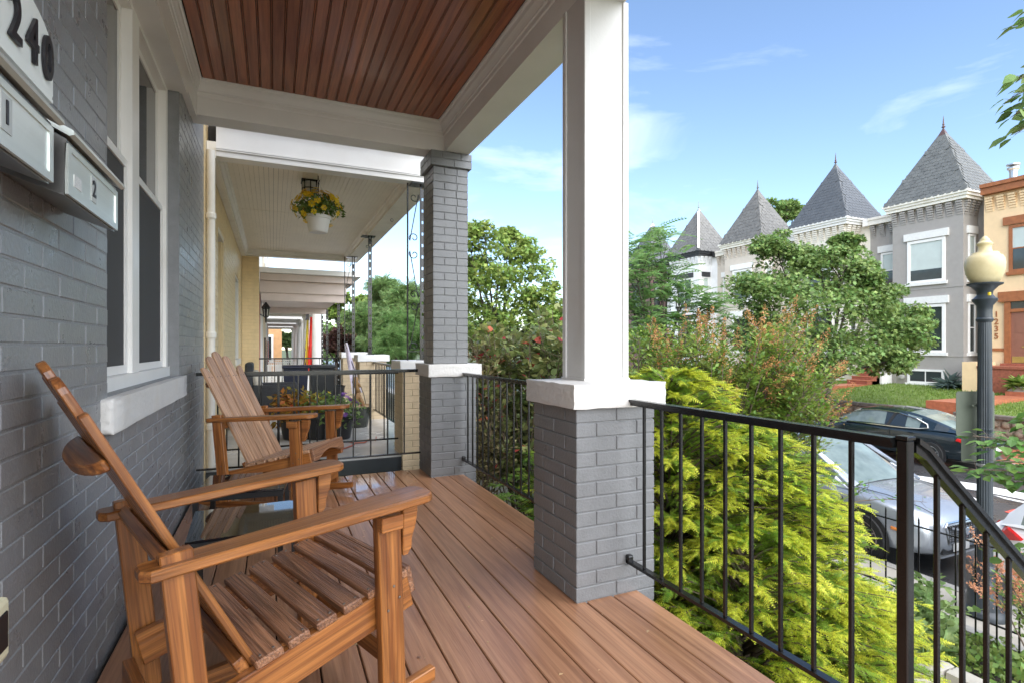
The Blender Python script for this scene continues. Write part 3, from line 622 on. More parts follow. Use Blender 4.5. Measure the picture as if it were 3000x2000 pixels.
# ---------------------------------------------------------------- cars
TYRE = mat('tyre_rubber', (.012, .012, .012), .7, .2, 30, bump=.3); ALLOY = mat('alloy_wheel', (.55, .55, .55), .28, .05, metal=.9); ALLOYD = mat('dark_alloy', (.30, .26, .24), .3, .1, metal=.8)
CGLASS = mat('car_glass', (.10, .13, .12), .03, .2, 1.5, spec=.9, rgb2=(.22, .27, .25)); CHROME = mat('chrome', (.75, .76, .77), .12, .02, metal=1); TRIM = mat('black_car_trim', (.015, .015, .016), .5)
TAIL = mat('red_tail_lamp', (.55, .012, .012), .12, .2, 20, spec=.8); AMBER = mat('amber_reflector', (.60, .20, .05), .2); LAMPG = mat('headlamp_lens', (.55, .58, .60), .08, .3, 30, spec=.9)
def loft(rings, close=False):
    mb = MB(); n = len(rings[0]); vs = [p for r in rings for p in r]; fs = []
    for i in range(len(rings)-1):
        for k in range(n-1): fs.append((i*n+k, i*n+k+1, (i+1)*n+k+1, (i+1)*n+k))
    mb.add(vs, fs); return mb
def car(name, label, loc, rz, paint, st, gh, win, wheels, wr, hw, rimm, extra=None, group='cars parked along the street'):
    """st: body stations (x, half width, z bottom, z shoulder, z top); gh: cabin stations (x, base half w, base z, top half w, top z); win: x ranges of side glass"""
    t = thing(name, label, 'car', loc, rz, group=group, local=True)
    rings = []
    for x, w_, zb, zs, zt in st:
        half = [(0, zb), (.72*w_, zb), (.95*w_, zb+.06), (w_, zb+.30*(zs-zb)), (w_*.998, zb+.62*(zs-zb)), (w_*.975, zs-.05), (w_*.93, zs), (w_*.72, zs+.62*(zt-zs)), (w_*.36, zs+.93*(zt-zs)), (0, zt)]
        rings.append([(x, y, z) for y, z in half]+[(x, -y, z) for y, z in half[::-1][1:]])
    mb = loft(rings); nr = len(rings[0]); mb.f += [tuple(range(nr))[:-1], tuple(len(mb.v)-nr+i for i in range(nr))[:-1][::-1]]
    body = mb.ob('body', paint, t, smooth=42)
    # cabin: roof and pillars in paint, glass as its own parts
    roof = MB(); glass = {}; N_ = len(gh); R4 = []
    for x, wb, zb, wt, zt in gh:
        hf = [(wb, zb), (wb+(wt-wb)*.08, zb+(zt-zb)*.10), (wb+(wt-wb)*.80, zb+(zt-zb)*.86), (wt*.90, zb+(zt-zb)*.985), (wt*.5, zt+.012), (0, zt+.02)]
        R4.append([(x, y, z) for y, z in hf]+[(x, -y, z) for y, z in hf[::-1][1:]])
    for i in range(N_-1):
        xm = (gh[i][0]+gh[i+1][0])/2; slope = (gh[i+1][4]-gh[i][4])/(gh[i+1][0]-gh[i][0])
        for k in range(10):
            q = [R4[i][k], R4[i][k+1], R4[i+1][k+1], R4[i+1][k]]; side = k in (1, 8); top = k in (3, 4, 5, 6)
            g = (side and any(a <= xm <= b for a, b in win)) or (top and abs(slope) > .22)
            (glass.setdefault(('side_window_%d' % (k == 8)+str([j for j, (a, b) in enumerate(win) if a <= xm <= b]) if side else ('rear_window' if slope > 0 else 'windscreen')), MB()) if g else roof).add(q, [(0, 1, 2, 3)])
    roof.ob('cabin', paint, t, smooth=42); [gm.ob('side_window' if gk.startswith('side') else gk, CGLASS, t, smooth=30) for gk, gm in glass.items()]
    for x in wheels:
        for s in (-1, 1):
            yw = s*(hw-.115)
            MB().lathe([(wr+.045, -.15), (wr+.045, .118)], (0, 0, 0), 28, axis='y').ob('wheel_arch', TRIM, t, loc=(x, yw if s > 0 else yw, wr)) if False else None
            a = MB(); n = 24                            # dark arch: half ring just proud of the body side
            for k in range(n+1):
                an = math.pi*(-.12+1.24*k/n); c_, s_ = math.cos(an), math.sin(an); a.v += [(x+c_*(wr+.055), s*(hw+.004), wr+s_*(wr+.055)), (x, s*(hw+.004), wr)]
            a.f += [(2*k, 2*k+2, 2*k+3, 2*k+1) for k in range(n)]
            a.ob('wheel_arch', TRIM, t)
            wh = MB().lathe([(wr*.66, -.10), (wr*.93, -.11), (wr, -.07), (wr, .07), (wr*.93, .105), (wr*.70, .112), (wr*.67, .10)], (0, 0, 0), 32, axis='y', cap=False).ob('wheel', TYRE, t, smooth=40, loc=(x, s*(hw-.085), wr))
            rb = MB().lathe([(wr*.68, -.02), (wr*.68, .10), (wr*.64, .104), (wr*.60, .06), (wr*.58, .03)], (0, 0, 0), 32, axis='y', cap=False).lathe([(.05, .03), (.055, .092), (.03, .098)], (0, 0, 0), 14, axis='y')
            for k in range(5):
                an = 2*math.pi*k/5+.3
                for e in (-.16, .16):
                    d0 = Vector((math.cos(an), 0, math.sin(an))); d1 = Vector((math.cos(an+e), 0, math.sin(an+e))); rb.bar(d0*.03+Vector((0, .085, 0)), d1*wr*.65+Vector((0, .085, 0)), .022, .022, up=(0, 1, 0))
            o = rb.ob('rim', rimm, wh, loc=(x, s*(hw-.085), wr)); o.location = (0, 0, 0)
            if s < 0: o.scale = (1, -1, 1)
            MB().lathe([(wr*.60, -.01), (wr*.60, .0)], (0, 0, 0), 24, axis='y').ob('brake_disc', TRIM, wh).location = (0, 0, 0)
    if extra: extra(t)
    return t
def patch(t, name, pts, m, th=.006):
    """small raised panel through 3-d points (convex outline), thickened along its normal"""
    p = [Vector(q) for q in pts]; nrm = (p[1]-p[0]).cross(p[2]-p[0]).normalized(); c = sum(p, Vector())/len(p)
    mb = MB(); n = len(p); mb.add([q-nrm*th for q in p]+[q+nrm*th for q in p]+[c+nrm*th*1.6], [tuple(range(n))[::-1]]+[(i, (i+1) % n, n+(i+1) % n, n+i) for i in range(n)]+[(n+i, n+(i+1) % n, 2*n) for i in range(n)])
    return mb.ob(name, m, t)
# dark sedan across the street, nose towards +Y
SED = mat('dark_teal_car_paint', (.006, .013, .017), .22, .1, coat=1.0)
sst = [(-2.47, .60, .42, .62, .66), (-2.42, .80, .30, .78, .84), (-2.25, .88, .26, .90, .98), (-1.9, .915, .24, .93, 1.03), (-1.4, .93, .22, .95, 1.05), (-.6, .935, .21, .95, 1.04), (.3, .935, .21, .94, 1.02), (1.0, .93, .21, .92, .99), (1.6, .92, .22, .87, .94), (2.1, .89, .24, .77, .83), (2.35, .80, .28, .66, .71), (2.48, .60, .36, .55, .58)]
sgh = [(-2.0, .80, .97, .62, .99), (-1.75, .83, .98, .64, 1.08), (-1.45, .86, .97, .66, 1.20), (-1.1, .88, .96, .67, 1.32), (-.75, .885, .955, .68, 1.40), (-.2, .89, .95, .69, 1.445), (.25, .89, .945, .69, 1.44), (.60, .88, .94, .68, 1.38), (.9, .87, .94, .66, 1.24), (1.2, .85, .935, .64, 1.09), (1.45, .82, .93, .60, .96)]
def sed_x(t):
    for s in (-1, 1):
        patch(t, 'tail_lamp', [(-2.40, s*.80, .80), (-2.02, s*.916, .86), (-1.98, s*.921, .80), (-2.36, s*.845, .69)], TAIL, .012)
        patch(t, 'mirror', [(.85, s*.98, .93), (1.02, s*1.10, .94), (1.0, s*1.10, 1.05), (.86, s*.97, 1.05)], SED, .04)
        for x in (.02, -.92): piece('door_handle', (.17, .025, .03), SED, t, (x, s*.925, .86), None, .006)
        tr = [(1.28, .872, .965), (.3, .905, .958), (-.7, .905, .968), (-1.10, .888, .99), (-1.32, .845, 1.03), (-1.28, .81, 1.12), (-1.0, .77, 1.24), (-.55, .738, 1.345), (0, .73, 1.375), (.45, .738, 1.35), (.8, .78, 1.22), (1.28, .872, .965)]
        MB().tube([(x, s*(y+.012), z) for x, y, z in tr], .018, 6).ob('window_trim', CHROME, t)
        MB().bar((-.28, s*.892, .96), (-.45, s*.735, 1.36), .07, .02, up=(0, 1, 0)).ob('door_pillar', TRIM, t)
        MB().bar((-2.42, s*.78, .50), (-1.75, s*.925, .50), .02, .012).ob('bumper_trim', CHROME, t)
    for x in (-.36, .95):
        for s in (-1, 1): MB().box(x-.004, x+.004, s*.930-.004, s*.930+.006, .30, .93).ob('door_seam', TRIM, t)
    piece('plate', (.01, .5, .12), mat('licence_plate', (.7, .7, .7), .5), t, (-2.475, 0, .60), None, .002)
car('parked_car', 'dark teal sedan parked across the street by the stone wall', (16.95, 9.95, STREET), R(90), SED, sst, sgh, [(-1.25, -.48), (-.3, 1.15)], (-1.38, 1.50), .345, .92, ALLOY, sed_x)
# silver crossover at the near kerb, nose towards the camera side (-Y)
SIL = mat('silver_car_paint', (.38, .41, .45), .26, .04, metal=.55, coat=.8)
ust = [(-2.35, .65, .45, .80, .85), (-2.28, .86, .30, .98, 1.02), (-1.8, .93, .26, 1.02, 1.08), (-.6, .945, .24, 1.02, 1.10), (.4, .945, .24, 1.00, 1.08), (.95, .94, .24, .99, 1.06), (1.5, .935, .25, .96, 1.03), (1.95, .915, .26, .90, .97), (2.2, .86, .28, .82, .88), (2.33, .74, .32, .72, .76), (2.37, .55, .38, .62, .65)]
ugh = [(-2.2, .84, 1.0, .60, 1.14), (-2.0, .87, 1.02, .62, 1.38), (-1.7, .89, 1.03, .66, 1.54), (-1.2, .90, 1.03, .69, 1.63), (-.6, .905, 1.03, .70, 1.67), (.0, .905, 1.02, .70, 1.66), (.30, .90, 1.01, .69, 1.60), (.60, .89, 1.0, .67, 1.44), (.95, .87, 1.0, .65, 1.22), (1.22, .84, .99, .62, 1.04)]
def suv_x(t):
    for s in (-1, 1):
        patch(t, 'headlamp', [(2.34, s*.60, .70), (2.20, s*.83, .76), (1.98, s*.90, .80), (2.22, s*.80, .66)], LAMPG, .014)
        patch(t, 'side_reflector', [(2.05, s*.905, .62), (1.90, s*.925, .64), (1.90, s*.925, .60), (2.05, s*.908, .585)], AMBER, .012)
        patch(t, 'mirror', [(.72, s*1.0, 1.02), (.92, s*1.14, 1.03), (.90, s*1.14, 1.16), (.74, s*.99, 1.16)], SIL, .05)
        patch(t, 'mirror_housing', [(.72, s*.93, 1.02), (.9, s*.98, 1.03), (.9, s*.98, 1.07), (.74, s*.95, 1.07)], TRIM, .02)
        for x in (-.05, -1.0): piece('door_handle', (.18, .025, .03), SIL, t, (x, s*.945, .90), None, .006)
        MB().bar((1.25, s*.945, .29), (-1.9, s*.945, .29), .03, .10).ob('cladding', TRIM, t)
        MB().bar((.42, s*.89, 1.02), (-.10, s*.73, 1.58), .05, .02, up=(0, 1, 0)).ob('door_pillar', TRIM, t)
        MB().bar((1.30, s*.85, 1.0), (.33, s*.68, 1.585), .045, .03, up=(0, 1, 0)).ob('windscreen_pillar', SIL, t)
    g = MB()
    for i in range(7): g.box(2.345, 2.372, -.42, .42, .48+i*.032, .495+i*.032)
    for i in range(15): g.box(2.345, 2.374, -.42+i*.058, -.408+i*.058, .47, .70)
    gr = g.ob('grille', TRIM, t)
    fr_ = MB().tube([(2.372, -.44, .46), (2.372, .44, .46), (2.36, .50, .70), (2.34, .42, .735), (2.34, -.42, .735), (2.36, -.50, .70), (2.372, -.44, .46)], .016, 6).ob('grille_frame', CHROME, t)
    MB().lathe([(.055, 0), (.06, .012), (.05, .018)], (2.372, 0, .59), 18, axis='x').ob('emblem', CHROME, t)
    MB().bar((2.375, -.38, .68), (2.375, .34, .50), .03, .025, up=(1, 0, 0)).ob('grille_bar', CHROME, t)
    MB().box(2.30, 2.36, -.55, .55, .33, .41).ob('lower_intake', TRIM, t); MB().box(2.31, 2.375, -.62, .62, .285, .315).ob('skid_plate', ALLOY, t)
    for s in (-1, 1): MB().bar((2.30, s*.62, .44), (2.12, s*.84, .46), .05, .07).ob('fog_recess', TRIM, t)
    piece('plate', (.01, .38, .11), mat('licence_plate', (.7, .7, .7), .5), t, (2.385, -.15, .40), None, .002)
    hs_ = MB()
    for s in (-1, 1): hs_.tube([(1.25, s*.70, 1.03), (1.7, s*.66, 1.005), (2.1, s*.60, .93), (2.26, s*.52, .845)], .006, 5)
    hs_.ob('bonnet_seam', TRIM, t)
    for s in (-1, 1): MB().tube([(1.18, s*.35, 1.055), (1.06, -s*.25+.1, 1.13)], .012, 5).ob('wiper', TRIM, t)
car('parked_car', 'silver grey crossover parked at the near kerb behind the golden shrub', (9.02, 6.72, STREET), R(-90), SIL, ust, ugh, [(-1.9, -1.3), (-1.15, -.12), (.0, .9)], (-1.40, 1.47), .365, .935, ALLOYD, suv_x)
WHC = mat('white_car_paint', (.70, .70, .70), .25, .03, coat=.7)
def wh_x(t):
    for s in (-1, 1): patch(t, 'tail_lamp', [(-2.33, s*.60, .98), (-2.10, s*.90, 1.0), (-1.95, s*.935, .90), (-2.30, s*.82, .80)], TAIL, .016)
    MB().bar((-2.37, -.7, .55), (-2.37, .7, .55), .03, .06).ob('bumper_trim', TRIM, t)
    piece('plate', (.01, .5, .12), mat('licence_plate', (.7, .7, .7), .5), t, (-2.36, 0, .78), None, .002)
car('parked_car', 'white car with red tail lamp at the right edge of the photo', (9.1, 1.42, STREET), R(-90), WHC, ust, ugh, [(-1.9, -1.3), (-1.15, -.12), (.0, .9)], (-1.40, 1.47), .345, .935, ALLOY, wh_x)

# ================================================================ cream neighbour house and porch
CREAM = mat('cream_brick_paint', (.76, .59, .33), .45, .08, 8, bump=.2, bscale=60); CREAMM = mat('cream_mortar', (.68, .53, .30), .55, .1, 10)
CREAMP = mat('cream_pier_brick', (.66, .52, .34), .5, .12, 8, bump=.25, bscale=60); CREAMPM = mat('cream_pier_mortar', (.52, .41, .28), .6, .1)
OFFW = mat('aged_offwhite_paint', (.79, .75, .67), .45, .05, 4, bump=.05, dirt=((.55, .47, .36), 2.5, .4)); BEADW = mat('beige_ceiling_paint', (.82, .75, .63), .5, .04, 3)
PFLOOR = mat('pale_grey_porch_floor', (.50, .49, .47), .22, .08, 2, rvar=.1, dirt=((.36, .35, .34), 1.2, .6))
GLAZE = mat('green_glazed_pot', (.035, .040, .028), .18, .4, 9, spec=.7); POTB = mat('black_planter', (.014, .014, .016), .35); TERR = mat('sandy_pot_rim', (.50, .36, .22), .6)
h1 = thing('brick_house', 'cream painted brick house next door with dark doorway', 'house', (-.8, 9, 0))
cw = MB()
for a, b, c, d in ((5.66, 7.08, -1.5, 9.3), (7.80, 10.2, -1.5, 9.3), (11.4, 12.1, -1.5, 9.3), (7.08, 7.80, 2.55, 9.3), (10.2, 11.4, 2.45, 9.3), (10.2, 11.4, -1.5, .9)): cw.box(-1.0, -.584, a, b, c, d)
cw.box(-9, -1.001, 5.66, 12.1, -1.5, 9.3)
cw.ob('wall', CREAMM, h1)
its = []
for i in range(43):
    z = .004+(i+.5)*.069; y = 5.66-(i % 2)*.12
    while y < 12.1:
        a, b = max(y, 5.663), min(y+.248, 12.1); y += .248
        lo, hi = ((7.08, 7.80) if z < 2.55 else (99, 99)); l2, h2 = ((10.2, 11.4) if .9 < z < 2.45 else (99, 99))
        for p, q in ((a, b),):
            if (q > lo and p < hi) or (q > l2 and p < h2): continue
            if q-p > .03: its.append(((-.5945+random.uniform(-.001, .001), (p+q)/2, z), (.030, round(q-p-.007, 3), .0625)))
joined_bricks('brick_courses', its, CREAM, h1)
dr = MB().box(-.90, -.86, 7.10, 7.78, 0, 2.54).ob('door', mat('dark_door', (.015, .017, .02), .25), h1)
MB().box(-.86, -.60, 7.74, 7.80, 0, 2.5).ob('door_jamb', CREAM, h1); MB().box(-.88, -.58, 7.08, 7.80, 2.5, 2.56).ob('door_head', OFFW, h1)
wf = MB().box(-.70, -.60, 10.2, 10.28, .96, 2.45).box(-.70, -.60, 11.32, 11.4, .96, 2.45).box(-.70, -.60, 10.28, 11.32, 2.38, 2.45).box(-.70, -.56, 10.15, 11.45, .86, .96).box(-.69, -.64, 10.28, 11.32, 1.62, 1.67).ob('window', OFFW, h1)
MB().box(-.672, -.662, 10.28, 11.32, .96, 2.38).ob('pane', PANE, wf)
# party-wall return between the cream and the pink porch
t = thing('party_wall', 'yellow brick return wall at the far end of the cream porch', 'wall', (-.42, 12.25, 0))
MB().box(-.578, -.262, 12.104, 12.42, -1.5, 3.05).ob('core', CREAMM, t)
its = []
for i in range(44):
    z = -.0+(i+.5)*.069; xx = -.576 if i % 2 else -.576-.11
    while xx < -.262:
        a, b = max(xx, -.576), min(xx+.22, -.262); xx += .22
        if b-a > .02: its.append((((a+b)/2, 12.112, z), (round(b-a-.006, 3), .03, .0625)))
joined_bricks('brick_courses', its, CREAM, t)
# downspout on the boundary
t = thing('downspout', 'off white downspout on the boundary of the grey and cream houses', 'downspout', (-.52, 5.78, 0))
MB().tube([(-.535, 5.775, 3.02), (-.535, 5.775, .35), (-.535, 5.775, .02)], .036, 12).ob('pipe', OFFW, t, smooth=50)
for z in (1.28, 2.4, .42): MB().lathe([(.041, z-.03), (.046, z-.02), (.046, z+.02), (.041, z+.03)], (-.535, 5.775, 0), 14).ob('bracket', OFFW, t)
MB().box(-.585, -.574, 5.664, 5.70, .0, 3.3).ob('backing_strip', CREAM, t)
# porch slab, foundation with arched opening
fl1 = MB().box(-.58, 1.72, 5.82, 12.1, -.13, 0).ob('neighbour_porch_floor', PFLOOR); tag(fl1, kind='structure')
MB().box(-.58, 1.74, 5.80, 5.83, -.16, -.015).ob('slab_edge', mat('dark_slab_edge', (.05, .055, .06), .25), fl1)
t = thing('foundation_wall', 'dark foundation wall with arched opening under the cream porch', 'wall', (.5, 5.9, -1.5))
FND = mat('dark_foundation', (.06, .045, .035), .7, .4, 6)
ar = [(.45, -1.5)]+[(.97-.52*math.cos(a), -.52+.24*math.sin(a)) for a in np.linspace(0, math.pi, 10)]+[(1.49, -1.5), (1.70, -1.5), (1.70, -.17), (-.58, -.17), (-.58, -1.5)]
MB().prism(ar, 'y', 5.86, 6.05).ob('arch', FND, t)
t = thing('picket_gate', 'pale picket gate seen through the arch under the cream porch', 'gate', (1.0, 6.9, -1.5))
for i in range(11): MB().box(.62+i*.085, .66+i*.085, 6.9, 6.93, -1.45, -.22).ob('picket', OFFW, t)
MB().box(.55, 1.55, 6.93, 6.96, -.40, -.33).ob('rail', OFFW, t)
# piers of the cream porch
for k, (ya, lab) in enumerate(((5.755, 'cream brick pier with white cap right behind the tall grey pier'), (8.90, 'cream brick pier with white cap midway along the cream porch'), (11.15, 'cream brick pier with white cap at the far end of the cream porch'))):
    pier('brick_pier', lab, 1.275, 1.70, ya, ya+.42, -1.5, .918+.02*k, CREAMP, CREAMPM, mat('white_cap_paint', (.82, .81, .79), .5, .03), cap=(.035, .105), limit=130, group='cream piers', capseed=20+k)
# roof: beams, ceiling boards, mouldings
r1 = thing('porch_roof', 'white beamed porch roof of the cream house with beige board ceiling', 'roof', (.5, 9, 3))
MB().box(-.50, 1.68, 5.86, 6.02, 3.0, 3.34).ob('front_beam', WHITE, r1)
MB().box(-.50, 1.70, 5.845, 5.859, 3.07, 3.085).box(-.50, 1.70, 5.848, 5.859, 3.055, 3.066).ob('beam_trim', WHITE, r1)
MB().box(-.50, 1.76, 5.76, 6.02, 3.342, 3.40).ob('roof_edge', WHITE, r1)
MB().box(1.42, 1.68, 6.022, 11.95, 3.0, 3.3).ob('street_beam', OFFW, r1)
MB().box(-.58, 1.68, 11.952, 12.10, 3.0, 3.3).ob('end_beam', OFFW, r1)
nb = 38
for i in range(nb):
    xa = -.50+i*(1.92/nb); MB().box(xa+.0012, xa+1.92/nb-.0012, 6.022, 8.46, 3.12, 3.135).ob('ceiling_board', BEADW, r1); MB().box(xa+.0012, xa+1.92/nb-.0012, 8.475, 11.95, 3.12, 3.135).ob('ceiling_board', BEADW, r1)
MB().box(-.58, 1.68, 6.021, 12.1, 3.137, 3.34).ob('roof_deck', SUB, r1)
pr_ = [(0, 0), (.055, 0), (.05, -.015), (.035, -.025), (.03, -.05), (.015, -.07), (0, -.075)]
MB().prism([(1.42-a, 3.119+b) for a, b in pr_], 'y', 6.03, 11.94).ob('crown_moulding', OFFW, r1)
MB().prism([(-.50+a, 3.119+b) for a, b in pr_], 'y', 6.03, 11.94).ob('crown_moulding', OFFW, r1)
MB().prism([(11.95-a, 3.119+b) for a, b in pr_], 'x', -.49, 1.41).ob('crown_moulding', OFFW, r1)
MB().box(-.58, -.50, 5.86, 11.95, 2.98, 3.136).ob('frieze', OFFW, r1)
for yy in (7.7, 9.9): MB().tube([(1.55+.02*math.cos(a), yy, 2.975+.02*math.sin(a)) for a in np.linspace(.6, 6.6, 12)], .004, 5).ob('hook', IRON, r1)
# ornamental iron posts
def scroll(mb, c, s, flip=1, plane='x'):
    """S-shaped scroll in the x-z plane"""
    pts = []
    for a in np.linspace(0, 2.2*math.pi, 20):
        r = .012+.050*a/(2.2*math.pi)*s; pts.append((c[0]-flip*r*math.cos(a), c[1], c[2]+.24*s+r*math.sin(a)))
    end = pts[-1]; low = []
    for a in np.linspace(2.2*math.pi, 0, 20):
        r = .012+.050*a/(2.2*math.pi)*s; low.append((c[0]+flip*r*math.cos(a), c[1], c[2]-.24*s-r*math.sin(a)))
    mb.tube(pts+[((end[0]+low[0][0])/2, c[1], c[2])]+low, .0055, 5)
def lattice(t, x, y, z0, z1):
    for s in (-1, 1): piece('upright', (.018, .022, z1-z0), IRON, t, (x+s*.021, y, (z0+z1)/2), None, .001)
    n = int((z1-z0)/.13); mb = MB()
    for i in range(n): mb.box(x-.014, x+.014, y-.006, y+.006, z0+.01+i*.13, z0+.105+i*.13)
    mb.ob('web', IRON, t)
for lab, y, za, xa, xb in (('ornamental black iron post with scrolls on the nearest cream pier', 5.96, 1.02, 1.375, 1.545), ('slim black iron lattice post on the middle cream pier', 9.1, 1.04, None, 1.47), ('ornamental black iron post with scrolls on the far cream pier', 11.35, 1.06, 1.33, 1.50)):
    t = thing('iron_post', lab, 'post', (1.47, y, za))
    lattice(t, xb, y, za, 3.0); piece('foot_plate', (.12, .09, .012), IRON, t, (xb, y, za+.006), None, .001); piece('head_plate', (.22, .16, .014), IRON, t, (xb-.03, y, 2.992), None, .001)
    if xa:
        piece('upright', (.016, .016, 3.0-za), IRON, t, (xa, y, (za+3.0)/2), None, .001)
        for k, zz in enumerate((1.40, 1.98, 2.62)):
            mb = MB(); scroll(mb, ((xa+xb)/2-.012, y, zz), .95, 1 if k % 2 else -1); mb.ob('scroll', IRON, t, smooth=True)
        piece('cross_bar', (xb-xa, .014, .010), IRON, t, ((xa+xb)/2, y, za+.10), None, .001)
# railings of the cream porch
for lab, a, b, zt, zb, sp in (('black railing across the near side of the cream porch', (-.57, 5.97), (1.27, 5.97), .905, .16, .155), ('black railing between the first two cream piers', (1.50, 6.19), (1.50, 8.89), .93, .16, .13), ('black railing between the last two cream piers', (1.50, 9.33), (1.50, 11.14), .95, .16, .13), ('black railing across the far side of the cream porch', (-.25, 11.5), (1.27, 11.5), .96, .16, .14)):
    t = thing('railing', lab, 'railing', ((a[0]+b[0])/2, (a[1]+b[1])/2, 0), group='railings of the cream porch'); rail_run(t, a, b, zt, zb, sp, .012)
# ceiling lantern
t = thing('ceiling_lantern', 'small black ceiling lantern above the flower basket', 'lantern', (.40, 6.75, 3.1))
MB().box(.30, .50, 6.65, 6.85, 3.102, 3.118).ob('ceiling_plate', IRON, t); LG = mat('frosted_lantern_glass', (.55, .53, .48), .3)
MB().lathe([(.072, 2.955), (.086, 2.97), (.088, 3.10)], (.40, 6.75, 0), 8).ob('glass', LG, t)
for k in range(8):
    a = 2*math.pi*k/8; MB().bar((.40+.09*math.cos(a), 6.75+.09*math.sin(a), 2.965), (.40+.092*math.cos(a), 6.75+.092*math.sin(a), 3.102), .010, .008).ob('cage_bar', IRON, t)
MB().lathe([(.094, 3.02), (.096, 3.02), (.096, 3.03), (.094, 3.03)], (.40, 6.75, 0), 8).lathe([(.03, 2.945), (.09, 2.955), (.092, 2.965), (.03, 2.97)], (.40, 6.75, 0), 8).ob('cage_ring', IRON, t)
# ================================================================ porches further down the row
PINK = mat('pinkish_white_paint', (.66, .55, .49), .5, .06, 4); PINKD = mat('salmon_trim', (.45, .12, .09), .5)
r2 = thing('porch_roof', 'pinkish stepped porch roof of the third house', 'roof', (.6, 14.5, 2.3))
for x1, z0, z1, nm in ((1.80, 2.72, 2.83, 'fascia'), (1.66, 2.58, 2.719, 'soffit_board'), (1.52, 2.33, 2.579, 'beam')): MB().box(-.26, x1, 12.60-(x1-1.52), 17.6, z0, z1).ob(nm, WHITE if nm == 'fascia' else PINK, r2)
MB().box(-.25, 1.28, 12.9, 17.2, 2.335, 2.36).ob('ceiling', PINK, r2)
for i in range(2): MB().box(-.24, 1.50, 12.66+4.6*i, 12.80+4.6*i, 2.16, 2.329).ob('cross_beam', PINK, r2)
for y, x, lab in ((12.75, 1.36, 'near black iron post of the pinkish porch'), (14.9, 1.30, 'middle black iron post of the pinkish porch'), (17.2, 1.36, 'far black iron post of the pinkish porch')):
    t = thing('iron_post', lab, 'post', (x, y, -.6)); lattice(t, x, y, -.6, 2.155)
h2 = thing('brick_house', 'pink trimmed third house along the row', 'house', (-.6, 15, 0)); MB().box(-9, -.30, 12.43, 18.0, -1.5, 8.6).ob('wall', mat('offwhite_wall', (.70, .66, .60), .6), h2)
MB().box(-.30, -.255, 12.70, 12.95, -.5, 2.3).ob('door_trim', PINKD, h2); MB().box(-.30, -.26, 12.96, 13.3, -.5, 2.3).ob('door_panel', PINK, h2)
MB().box(-.30, -.255, 15.2, 16.6, -.5, 2.2).ob('window', WHITE, h2)
bx = MB().box(-.30, .02, 12.5, 13.3, 3.2, 8.4).ob('oriel', mat('white_oriel', (.78, .77, .75), .5), h2); MB().box(.021, .03, 12.58, 12.64, 4.3, 5.2).ob('oriel_trim', PINKD, h2)
f2 = MB().box(-.3, 1.55, 12.43, 17.8, -.72, -.6).ob('third_porch_floor', PFLOOR); tag(f2, kind='structure')
# wall lantern
t = thing('wall_lantern', 'black wall lantern beside the pink door trim', 'lantern', (-.20, 12.62, 1.9))
MB().lathe([(.012, 1.68), (.022, 1.78), (.05, 1.80), (.075, 1.98), (.08, 1.99), (.09, 2.0), (.055, 2.06), (.03, 2.09), (.012, 2.12)], (-.14, 12.60, 0), 10).ob('lantern_body', IRON, t)
MB().bar((-.26, 12.60, 1.86), (-.15, 12.60, 1.80), .02, .025).ob('arm', IRON, t); MB().lathe([(.052, 1.81), (.074, 1.965)], (-.14, 12.60, 0), 6).ob('glass', LG, t)
